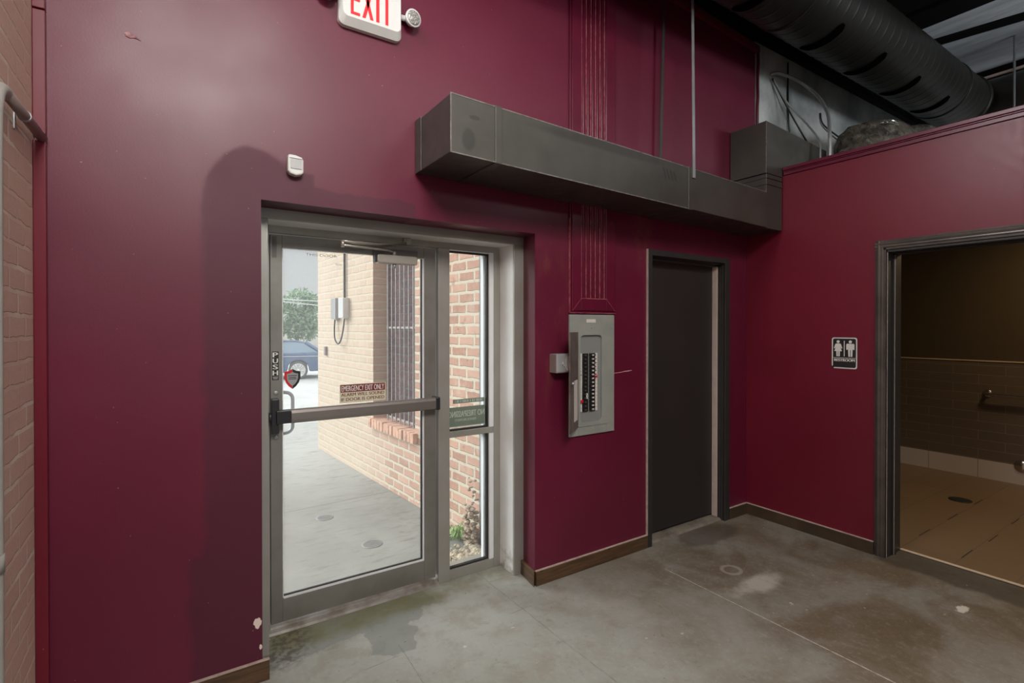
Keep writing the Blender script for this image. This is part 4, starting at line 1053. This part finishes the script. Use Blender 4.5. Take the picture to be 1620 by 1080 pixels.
# spiral duct under the roof
sd = empty('spiral_duct', (4.0, 1.955, 3.73), 'large black round spiral duct with slots under the roof', 'duct')
SY, SZ, SR = 1.955, 4.0, 0.27
segs = 72; nx = 980; xs0, xs1 = 0.6, 7.02; pitch = 0.118
vs = []; fs = []
for i in range(nx + 1):
    xx = xs0 + (xs1 - xs0) * i / nx
    for k in range(segs):
        a = 2 * pi * k / segs
        ph_ = ((xx / pitch + k / segs) % 1.0)
        rr_ = SR + 0.0028 * math.exp(-((ph_ - 0.5) / 0.07) ** 2)
        vs.append((xx, SY + rr_ * cos(a), SZ + rr_ * sin(a)))
for i in range(nx):
    for k in range(segs):
        a = i * segs + k; b_ = i * segs + (k + 1) % segs
        fs.append((a, b_, b_ + segs, a + segs))
MB().add(vs, fs, True).build('body', M['duct_dark'], sd)
for sx in (3.18, 4.06, 4.77, 5.47, 6.17):
    q = MB(); nA = 18; vv = []; A0, A1 = radians(-62), radians(-132)
    for i in range(nA + 1):
        a = A0 + (A1 - A0) * i / nA
        hw = 0.042 * min(1.0, 0.35 + 6 * min(i, nA - i) / nA)
        for dx_ in (-hw, hw):
            for rr_ in (SR + 0.001, SR + 0.007):
                vv.append((sx + dx_ - 0.004, SY + rr_ * cos(a), SZ + rr_ * sin(a)))
    ff = [(0, 1, 3, 2), (4 * nA, 4 * nA + 2, 4 * nA + 3, 4 * nA + 1)]
    for i in range(nA):
        b0 = 4 * i; b1 = 4 * i + 4
        ff += [(b0 + 1, b0 + 3, b1 + 3, b1 + 1), (b0, b1, b1 + 2, b0 + 2), (b0, b0 + 1, b1 + 1, b1), (b0 + 2, b1 + 2, b1 + 3, b0 + 3)]
    q.add(vv, ff); q.build('slot', M['slot'], sd)
MB().disc_lathe((7.0, SY, SZ), (1, 0, 0), [(SR + 0.006, 0), (SR + 0.02, 0.01), (SR + 0.02, 0.04), (SR - 0.02, 0.06), (SR - 0.08, 0.22)], 48).build('end_collar', M['duct_dark'], sd)
for cx_ in (3.62, 6.45):
    MB().disc_lathe((cx_, SY, SZ), (1, 0, 0), [(SR + 0.005, 0), (SR + 0.009, 0.006), (SR + 0.009, 0.03), (SR + 0.005, 0.036)], 56).build('collar', M['duct_dark'], sd)
bd = tag(MB().tube([(7.55, 2.25, 4.02), (7.55, -2.2, 4.02)], 0.30, 48).build('branch_duct', M['duct']), 'dark round duct crossing at the far end of the slotted spiral duct', 'duct')
tag(MB().box(7.235, 7.262, -2.0, 1.84, 4.250, 4.272).build('duct_highlight', M['stop_pink']), 'thin pale strip standing in for the highlight along the crossing duct', 'conduit')  # the round duct's top highlight, modelled as a pale strip
tag(MB().cyl((7.225, 1.55, 2.9), (7.225, 1.55, CEIL), 0.010, 8).build('threaded_rod', M['steel']), 'vertical hanging rod near the top right corner', 'rod')

# insulated flexible duct lying over the restroom
fx = empty('flexible_duct', (4.8, 2.1, 2.84), 'crumpled insulated flexible duct lying on the restroom ceiling', 'duct')
pts = []; rs_ = []; random.seed(11)
path = [(4.84, 2.10, 2.99), (4.93, 2.05, 3.07), (5.05, 2.04, 3.14), (5.3, 2.02, 3.20), (5.6, 1.98, 3.24), (5.9, 1.95, 3.27), (6.2, 1.92, 3.27), (6.6, 1.85, 3.22), (7.0, 1.75, 3.14)]
for i in range(len(path) - 1):
    for j in range(7):
        t_ = j / 7; p = Vector(path[i]).lerp(Vector(path[i + 1]), t_)
        pts.append(p); rs_.append(0.225 * (1 + 0.13 * sin(i * 2.1 + j * 0.9) * (0.5 + 0.5 * random.random())) * (min(1.0, 0.42 + 0.05 * (i * 7 + j))) * (0.8 if abs(p.x - 5.62) < 0.05 else 1))
fbm = MB().tube(pts, rs_, 28)
for idx in range(len(fbm.v)):
    v = Vector(fbm.v[idx]); d_ = 0.016 * sin(v.x * 23 + v.z * 17) * sin(v.y * 19 + v.x * 7) + 0.010 * sin(v.x * 71 + v.y * 23 + 3 * sin(v.z * 31))
    fbm.v[idx] = (v.x, v.y + d_ * 0.7, max(v.z + d_, 2.85))
fbm.build('wrap', M['flex'], fx)
def crumple(c_, r0, m, name, sq=(1, 1, 1), seed=1):
    random.seed(seed); bm = bmesh.new(); bmesh.ops.create_icosphere(bm, subdivisions=3, radius=r0)
    for v in bm.verts: v.co *= 1 + random.uniform(-0.22, 0.22); v.co = Vector((v.co.x * sq[0], v.co.y * sq[1], v.co.z * sq[2])) + Vector(c_)
    me = bpy.data.meshes.new(name); bm.to_mesh(me); bm.free(); me.materials.append(m)
    o_ = bpy.data.objects.new(name, me); COL.objects.link(o_); o_.parent = fx; o_.matrix_parent_inverse = fx.matrix_basis.inverted(); return o_
crumple((4.80, 2.13, 2.96), 0.055, M['foil'], 'foil_tape', (1, 1, 1.2), 1)['label'] = 'crumpled silver foil tape'
crumple((5.12, 1.88, 3.34), 0.05, M['foil'], 'foil_tape', (2.2, 1, 0.35), 2)
crumple((5.10, 1.70, 2.93), 0.075, M['yellow_wool'], 'insulation_wool', (1, 1.3, 0.9), 3)['label'] = 'yellow insulation wool showing through'
# conduit arc and cables behind
def smooth(pts, k=8):
    out = []
    P_ = [Vector(p) for p in pts]; P_ = [P_[0]] + P_ + [P_[-1]]
    for i in range(1, len(P_) - 2):
        for j in range(k):
            t_ = j / k
            out.append(0.5 * ((2 * P_[i]) + (-P_[i - 1] + P_[i + 1]) * t_ + (2 * P_[i - 1] - 5 * P_[i] + 4 * P_[i + 1] - P_[i + 2]) * t_ ** 2 + (-P_[i - 1] + 3 * P_[i] - 3 * P_[i + 1] + P_[i + 2]) * t_ ** 3))
    out.append(P_[-2]); return out
tag(MB().tube(smooth([(4.46, 2.55, 3.855), (4.50, 2.50, 3.862), (4.72, 2.46, 3.845), (4.84, 2.40, 3.77), (4.83, 2.30, 3.63), (4.74, 2.20, 3.45), (4.62, 2.13, 3.28), (4.585, 2.11, 3.10), (4.58, 2.11, 2.87)]), 0.014, 10).build('flexible_conduit', M['steel']), 'pale flexible conduit arching down in front of the crumpled flexible duct', 'conduit')
cg = 'thin cables hanging on the grey wall'
tag(MB().tube(smooth([(4.47, 2.54, 3.83), (4.60, 2.48, 3.62), (4.66, 2.33, 3.38), (4.57, 2.19, 3.18), (4.53, 2.16, 3.02), (4.52, 2.15, 2.87)]), 0.008, 8).build('cable', M['steel']), 'pale cable falling steeply from the conduit end', 'cable', cg)
tag(MB().tube(smooth([(4.47, 2.54, 3.82), (4.80, 2.50, 3.48), (5.1, 2.45, 3.2), (5.3, 2.35, 3.05)]), 0.008, 8).build('cable', M['black_plastic']), 'black cable slanting behind the pale conduit arc', 'cable', cg)
tag(MB().tube(smooth([(4.75, 2.552, 4.05), (4.75, 2.55, 3.70), (4.76, 2.545, 3.45), (4.82, 2.54, 3.22)]), 0.008, 8).build('cable', M['black_plastic']), 'black cable hanging straight down the grey wall', 'cable', cg)
tag(MB().tube(smooth([(5.35, 2.552, 3.72), (5.42, 2.54, 3.60), (5.9, 2.5, 3.50), (6.2, 2.4, 3.46)]), 0.008, 8).build('cable', M['black_plastic']), 'short black cable running right towards the flexible duct', 'cable', cg)

# conduit at the left edge
lc = empty('wall_conduit', (-0.40, 1.95, 0), 'conduit on the left brick wall bending into the maroon wall', 'conduit')
MB().tube(smooth([(-0.412, 1.915, 0.0), (-0.412, 1.925, 1.0), (-0.412, 1.935, 1.9), (-0.412, 1.945, 2.16), (-0.412, 1.965, 2.24), (-0.412, 2.01, 2.275), (-0.412, 2.06, 2.28)]), 0.019, 14).build('pipe', M['pipe_grey'], lc, label='grey painted upright pipe')
MB().cyl((-0.408, 2.05, 2.279), (-0.408, 2.53, 2.296), 0.016, 14).build('pipe', M['box_brown'], lc, label='brown pipe running to the maroon wall')
MB().cyl((-0.408, 2.26, 2.2865), (-0.408, 2.275, 2.287), 0.0185, 14).box(-0.434, -0.43, 2.26, 2.275, 2.24, 2.30).build('strap', M['steel'], lc)
MB().cyl((-0.412, 1.921, 0.93), (-0.412, 1.921, 0.98), 0.022, 14).build('coupling', M['pipe_grey'], lc)

# ================================================================== OUTDOORS
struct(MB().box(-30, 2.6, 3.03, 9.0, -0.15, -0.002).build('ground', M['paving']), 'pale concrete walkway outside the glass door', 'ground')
g = MB(); g.add([(-60, 9.0, -0.002), (90, 9.0, -0.002), (90, 18, -0.34), (-60, 18, -0.34), (-60, 90, -0.34), (90, 90, -0.34)], [(0, 1, 2, 3), (3, 2, 5, 4)])
struct(g.build('ground.001', M['asphalt']), 'pale parking lot beyond the walkway', 'ground')

# neighbouring brick wall, local frame: x along the wall, y into the wall, z up
AW = atan2(0.9967, -0.08117)
def on_alley(o_):
    o_.matrix_basis = Matrix.Translation((1.873, 3.299, 0)) @ Matrix.Rotation(AW, 4, 'Z')
    return o_
# local +x runs away from the door, local -y points into the wall body (to the right)
b = MB()
WX0, WX1, WZ0, WZ1 = 1.0, 1.93, 0.65, 2.75
b.box(-0.02, WX0, -0.35, 0, 0, 5.2); b.box(WX1, 3.74, -0.35, 0, 0, 5.2); b.box(WX0, WX1, -0.35, 0, 0, WZ0 - 0.02); b.box(WX0, WX1, -0.35, 0, WZ1, 5.2)
b.box(3.39, 3.74, -4.0, -0.35, 0, 5.2)
b.mat(M['brick_dark'])
b.box(1.15, 1.93, -0.34, -0.16, 0.6, 2.75)
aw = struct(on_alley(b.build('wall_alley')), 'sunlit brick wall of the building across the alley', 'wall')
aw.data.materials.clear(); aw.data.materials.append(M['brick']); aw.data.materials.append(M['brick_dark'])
# patch polygon material indices: faces of the last box are the dark infill
for i, p in enumerate(aw.data.polygons): p.material_index = 1 if i >= len(aw.data.polygons) - 6 else 0
w2 = on_alley(MB().box(1.0, 1.24, -0.13, -0.10, 0.65, 2.75).build('window_2', M['win_dark']))
struct(w2, 'dark screened window behind the steel bars in the brick wall', 'window')
sl_ = MB(); random.seed(9)
for i in range(14):
    a = 0.955 + i * 0.0725
    sl_.box(a, a + 0.062, -0.17, 0.045 + random.uniform(-0.004, 0.004), 0.560, 0.652 + random.uniform(-0.003, 0.003))
sl_.mat(M['caulk'])
so = on_alley(sl_.build('window_ledge', M['brick_sill'], bevel=0.004)); so.data.materials.clear(); so.data.materials.append(M['brick_sill'])
struct(so, 'ledge of upright bricks under the barred window', 'window sill')
gr = bpy.data.objects.new('window_grille', None); COL.objects.link(gr); on_alley(gr)
tag(gr, 'steel security bars over the window in the brick wall', 'window bars')
for i in range(8):
    a = 1.035 + i * 0.092
    bb = MB().box(a - 0.0045, a + 0.0045, -0.055, -0.045, 0.66, 2.74).build('bar', M['grille'], gr); bb.matrix_parent_inverse = Matrix.Identity(4)
for zz in (0.70, 1.592, 2.5):
    bb = MB().box(1.001, 1.715, -0.062, -0.055, zz - 0.009, zz + 0.009).build('cross_bar', M['grille'], gr); bb.matrix_parent_inverse = Matrix.Identity(4)

def alley(name, mb, m, label, cat, bevel=0, group=None):
    return tag(on_alley(mb.build(name, m, bevel=bevel)), label, cat, group)
alley('utility_box', MB().box(2.90, 3.06, 0.002, 0.06, 1.69, 1.94), M['meter_dark'], 'weathered grey utility box, farther of the two on the brick wall', 'utility box', 0.004, 'utility boxes on the brick wall')
alley('utility_box', MB().box(2.60, 2.76, 0.002, 0.075, 1.70, 1.93), M['meter'], 'pale grey utility box, nearer of the two on the brick wall', 'utility box', 0.004, 'utility boxes on the brick wall')
alley('service_pipe', MB().cyl((2.70, 0.02, 1.935), (2.70, 0.02, 4.6), 0.013, 10), M['gasket'], 'thin dark pipe rising from the pale utility box up the brick wall', 'pipe')
alley('loop_cable', MB().tube(smooth([(3.00, 0.03, 1.685), (2.99, 0.04, 1.56), (2.94, 0.05, 1.45), (2.83, 0.05, 1.40), (2.73, 0.05, 1.46), (2.69, 0.04, 1.58), (2.68, 0.03, 1.695)]), 0.009, 8), M['gasket'], 'dark cable looping between the undersides of the utility boxes', 'cable')
alley('wall_hook', MB().box(3.36, 3.41, 0.002, 0.03, 1.24, 1.35), M['box_brown'], 'small rusty bracket on the brick wall near its far corner', 'bracket')
alley('wall_vent', MB().box(0.84, 0.90, 0.001, 0.008, 1.235, 1.285), M['meter_dark'], 'tiny grey plate on the brick pier beside the barred window', 'plate')

tag(MB().box(1.86, 1.975, 3.11, 3.25, 0, 3.2).build('steel_post', M['post'], bevel=0.004), 'grey steel post between the brick wall and the side window', 'post')
# crumbling lumps at the foot of the wall, rubble and weeds
def lump_field(name, m, items, seed, sub=2):
    random.seed(seed); bm = bmesh.new()
    for (lx, ly, lz, lr) in items:
        r = bmesh.ops.create_icosphere(bm, subdivisions=sub, radius=lr)
        sq = Vector((random.uniform(0.8, 1.3), random.uniform(0.8, 1.3), random.uniform(0.45, 0.8)))
        for v in r['verts']:
            v.co *= random.uniform(0.82, 1.18); v.co = Vector((v.co.x * sq.x + lx, v.co.y * sq.y + ly, v.co.z * sq.z + lz))
    me = bpy.data.meshes.new(name); bm.to_mesh(me); bm.free(); me.materials.append(m)
    o_ = bpy.data.objects.new(name, me); COL.objects.link(o_); return o_
random.seed(21)
items = []
for i in range(420):
    a = random.random(); lx = random.uniform(1.45, 1.86); ly = random.uniform(3.06, 3.70)
    if (lx - 1.76) ** 2 + (ly - 3.40) ** 2 < 0.008 or lx > 1.825 or (ly > 3.25 and lx < 1.68): continue
    if lx < 1.84 - 0.45 * random.random() - (ly - 3.06) * 0.15: continue
    items.append((lx, ly, 0.012 + 0.02 * a, random.uniform(0.010, 0.028)))
for i in range(160): items.append((random.uniform(1.45, 1.82), random.uniform(3.05, 3.2), 0.02, random.uniform(0.012, 0.03)))
tag(lump_field('rubble', M['rubble'], items, 4, 1), 'broken stones and grit along the foot of the brick wall', 'rubble', kind='stuff')
items = [(1.80 + random.uniform(-0.02, 0.02), 3.27 + random.uniform(-0.05, 0.05), 0.04 + i * 0.022, random.uniform(0.018, 0.034) * (1 - i / 34)) for i in range(22)] + [(1.80 + random.uniform(-0.04, 0.03), 3.27 + random.uniform(-0.07, 0.07), random.uniform(0.0, 0.30), random.uniform(0.008, 0.022)) for _ in range(60)]
tag(lump_field('crumbled_mortar', M['root'], items, 6, 2), 'crumbling mortar heaped against the near end of the brick wall', 'mortar', kind='stuff')
wd_ = MB(); random.seed(8)
for i in range(46):
    a = random.uniform(0, 2 * pi); L_ = random.uniform(0.06, 0.15); hgt = random.uniform(0.05, 0.13)
    bx, by = 1.76 + random.uniform(-0.02, 0.02), 3.40 + random.uniform(-0.03, 0.03)
    dx_, dy_ = cos(a), sin(a); wv = 0.006
    p0 = Vector((bx, by, 0.01)); p1 = Vector((bx + dx_ * L_ * 0.5, by + dy_ * L_ * 0.5, hgt)); p2 = Vector((bx + dx_ * L_, by + dy_ * L_, hgt * 0.6))
    s_ = Vector((-dy_, dx_, 0)) * wv
    wd_.add([p0 - s_ * .4, p0 + s_ * .4, p1 + s_, p1 - s_, p2], [(0, 1, 2, 3), (3, 2, 4)])
tag(wd_.build('weed_tuft', M['grass']), 'green tuft of weeds growing at the foot of the brick wall', 'weed')
for (cx_, cy_, rr_, lab) in ((1.205, 3.70, 0.075, 'round grey drain cover in the walkway, nearer to the door'), (1.04, 4.43, 0.07, 'faint round cover in the walkway, beyond the nearer drain cover')):
    q = MB().disc_lathe((cx_, cy_, -0.002), (0, 0, 1), [(rr_, 0), (rr_, 0.003), (rr_ - 0.006, 0.004)], 32)
    for i in range(-5, 6):
        hw = sqrt(max(0, (rr_ - 0.012) ** 2 - (i * 0.012) ** 2)); q.box(cx_ - hw, cx_ + hw, cy_ + i * 0.012 - 0.003, cy_ + i * 0.012 + 0.003, 0.002, 0.0035)
    tag(q.build('drain_cover', M['iron']), lab, 'drain cover', 'round covers in the walkway')

# parked car, long axis across the view
car = empty('car', (3.95, 20.95, -0.34), 'blue sedan parked in the lot beyond the walkway', 'car', rz=radians(-11))
def cp(mb, name, m, parent=None, bevel=0, label=None):
    o_ = mb.build(name, m, bevel=bevel, label=label); o_.parent = parent or car; o_.matrix_parent_inverse = Matrix.Identity(4); return o_
# local x forward to the right is the tail; wheels at x=0 (rear) and x=-2.75 (front)
side = [(-3.62, 0.30), (-3.66, 0.52), (-3.55, 0.68), (-3.1, 0.80), (-2.35, 0.90), (-1.9, 0.95), (0.55, 0.98), (0.98, 0.96), (1.02, 0.80), (1.05, 0.50), (1.0, 0.30), (0.46, 0.28)]
arch_r = [(0.38 * cos(radians(a)), 0.33 + 0.38 * sin(radians(a))) for a in range(-5, 186, 19)]
arch_f = [(-2.75 + u, v) for u, v in arch_r]
prof = side + arch_r + [(-0.42, 0.25), (-2.32, 0.25)] + arch_f + [(-3.2, 0.27)]
body = MB(); k = len(prof)
hw = lambda z_: 0.90 - 0.06 * max(0, (z_ - 0.7)) / 0.3
body.prism(prof, -0.90, 0.90, 'y')
cp(body, 'body', M['car_blue'], bevel=0.035)
roof = [(-2.0, 0.95), (-1.15, 1.34), (-0.75, 1.41), (-0.1, 1.40), (0.25, 1.33), (0.78, 0.97)]
gh = MB(); k = len(roof); ins = lambda z_: 0.80 - 0.16 * (z_ - 0.95) / 0.45
vs = [(a, -ins(b_), b_) for a, b_ in roof] + [(a, ins(b_), b_) for a, b_ in roof]
gh.add(vs, [tuple(range(k)), tuple(range(2 * k - 1, k - 1, -1))] + [(i, (i + 1) % k, k + (i + 1) % k, k + i) for i in range(k)])
cp(gh, 'cabin', M['car_glass'], bevel=0.01)
rp = MB(); top = [(-1.22, 1.335), (-0.75, 1.425), (-0.1, 1.415), (0.30, 1.325), (0.2, 1.32), (-0.1, 1.375), (-0.75, 1.385), (-1.15, 1.32)]
rp.prism(top, -0.67, 0.67, 'y')
for sgn in (-1, 1):
    for (xa_, za_), (xb_, zb_), wv in (((-2.02, 0.96), (-1.15, 1.35), 0.05), ((-0.62, 0.96), (-0.55, 1.40), 0.035), ((0.80, 0.97), (0.25, 1.35), 0.06)):
        rp.tube([(xa_, sgn * (ins(za_) + 0.005), za_), (xb_, sgn * (ins(zb_) + 0.005), zb_)], wv, 6)
cp(rp, 'roof', M['car_blue'], bevel=0.01)
for wx in (0.0, -2.75):
    for sgn in (-1, 1):
        wh = cp(MB().disc_lathe((wx, sgn * 0.70, 0.33), (0, sgn, 0), [(0.25, 0), (0.32, 0.01), (0.335, 0.05), (0.335, 0.17), (0.32, 0.205), (0.255, 0.21), (0.25, 0.17)], 32), 'wheel', M['rubber'])
        rim = MB().disc_lathe((wx, sgn * 0.70, 0.33), (0, sgn, 0), [(0.25, 0.17), (0.255, 0.213), (0.232, 0.213), (0.225, 0.18)], 32)
        for i in range(10):
            a = 2 * pi * i / 10 + (0.1 if i % 2 else -0.1)
            rim.tube([(wx + 0.04 * cos(a), sgn * 0.895, 0.33 + 0.04 * sin(a)), (wx + 0.235 * cos(a), sgn * 0.900, 0.33 + 0.235 * sin(a))], 0.018, 6)
        rim.disc_lathe((wx, sgn * 0.70, 0.33), (0, sgn, 0), [(0.06, 0.19), (0.055, 0.215)], 16)
        cp(rim, 'rim', M['alloy'], wh, label='pale spoked rim')
cp(MB().box(0.93, 1.045, -0.86, -0.60, 0.72, 0.88).box(0.86, 1.0, -0.912, -0.86, 0.74, 0.87), 'tail_lamp', M['tail'])
cp(MB().box(0.93, 1.045, 0.60, 0.86, 0.72, 0.88), 'tail_lamp', M['tail'])
cp(MB().box(-3.5, 1.0, -0.904, -0.9, 0.84, 0.855), 'side_moulding', M['alloy'])

# tree, far wall and wires beyond the lot
def leaf_cloud(name, blobs, nl, size, seed, m, parent=None):
    random.seed(seed); q = MB()
    tot = sum(b_[3] ** 2 for b_ in blobs)
    for (bx, by, bz, br) in blobs:
        for i in range(int(nl * br * br / tot)):
            d_ = Vector((random.gauss(0, 1), random.gauss(0, 1), random.gauss(0, 1))).normalized() * br * random.uniform(0.55, 1.05)
            c_ = Vector((bx, by, bz)) + d_; s_ = size * random.uniform(0.6, 1.3)
            u = Vector((random.gauss(0, 1), random.gauss(0, 1), random.gauss(0, 1))).normalized(); v = u.orthogonal().normalized()
            q.add([c_ - u * s_, c_ - v * s_ * .5, c_ + u * s_, c_ + v * s_ * .5], [(0, 1, 2, 3)])
    return q.build(name, m, parent)
tr = empty('tree', (7.9, 42.5, -0.34), 'leafy green tree behind the parked car', 'tree')
MB().tube([(7.9, 42.5, -0.34), (7.95, 42.5, 0.8), (8.0, 42.5, 2.2)], [0.16, 0.13, 0.09], 10).build('trunk', M['bark'], tr)
leaf_cloud('foliage', [(8.15, 42.5, 3.4, 1.25), (7.2, 42.6, 2.3, 1.1), (9.1, 42.4, 2.5, 1.2), (8.2, 42.3, 1.9, 1.25), (8.9, 42.4, 3.6, 0.7), (7.5, 42.5, 1.3, 0.7), (8.7, 42.4, 1.3, 0.8)], 3600, 0.15, 5, M['leaf'], tr)
tag(MB().box(-8, 26, 50, 50.6, -0.34, 1.15).build('lot_wall', M['far_wall'], bevel=0.02), 'low pale wall behind the tree at the far side of the lot', 'wall')
for (za, zb_, lab) in ((3.08, 2.86, 'lower white overhead wire in front of the tree'), (3.22, 3.10, 'upper white overhead wire in front of the tree')):
    tag(MB().tube([(-12, 36, za + 1.2), (5.26, 32.5, za), (7.0, 31.3, zb_), (20, 24, zb_ + 0.6)], 0.025, 6).build('overhead_wire', M['alloy']), lab, 'wire', 'overhead wires beyond the lot')
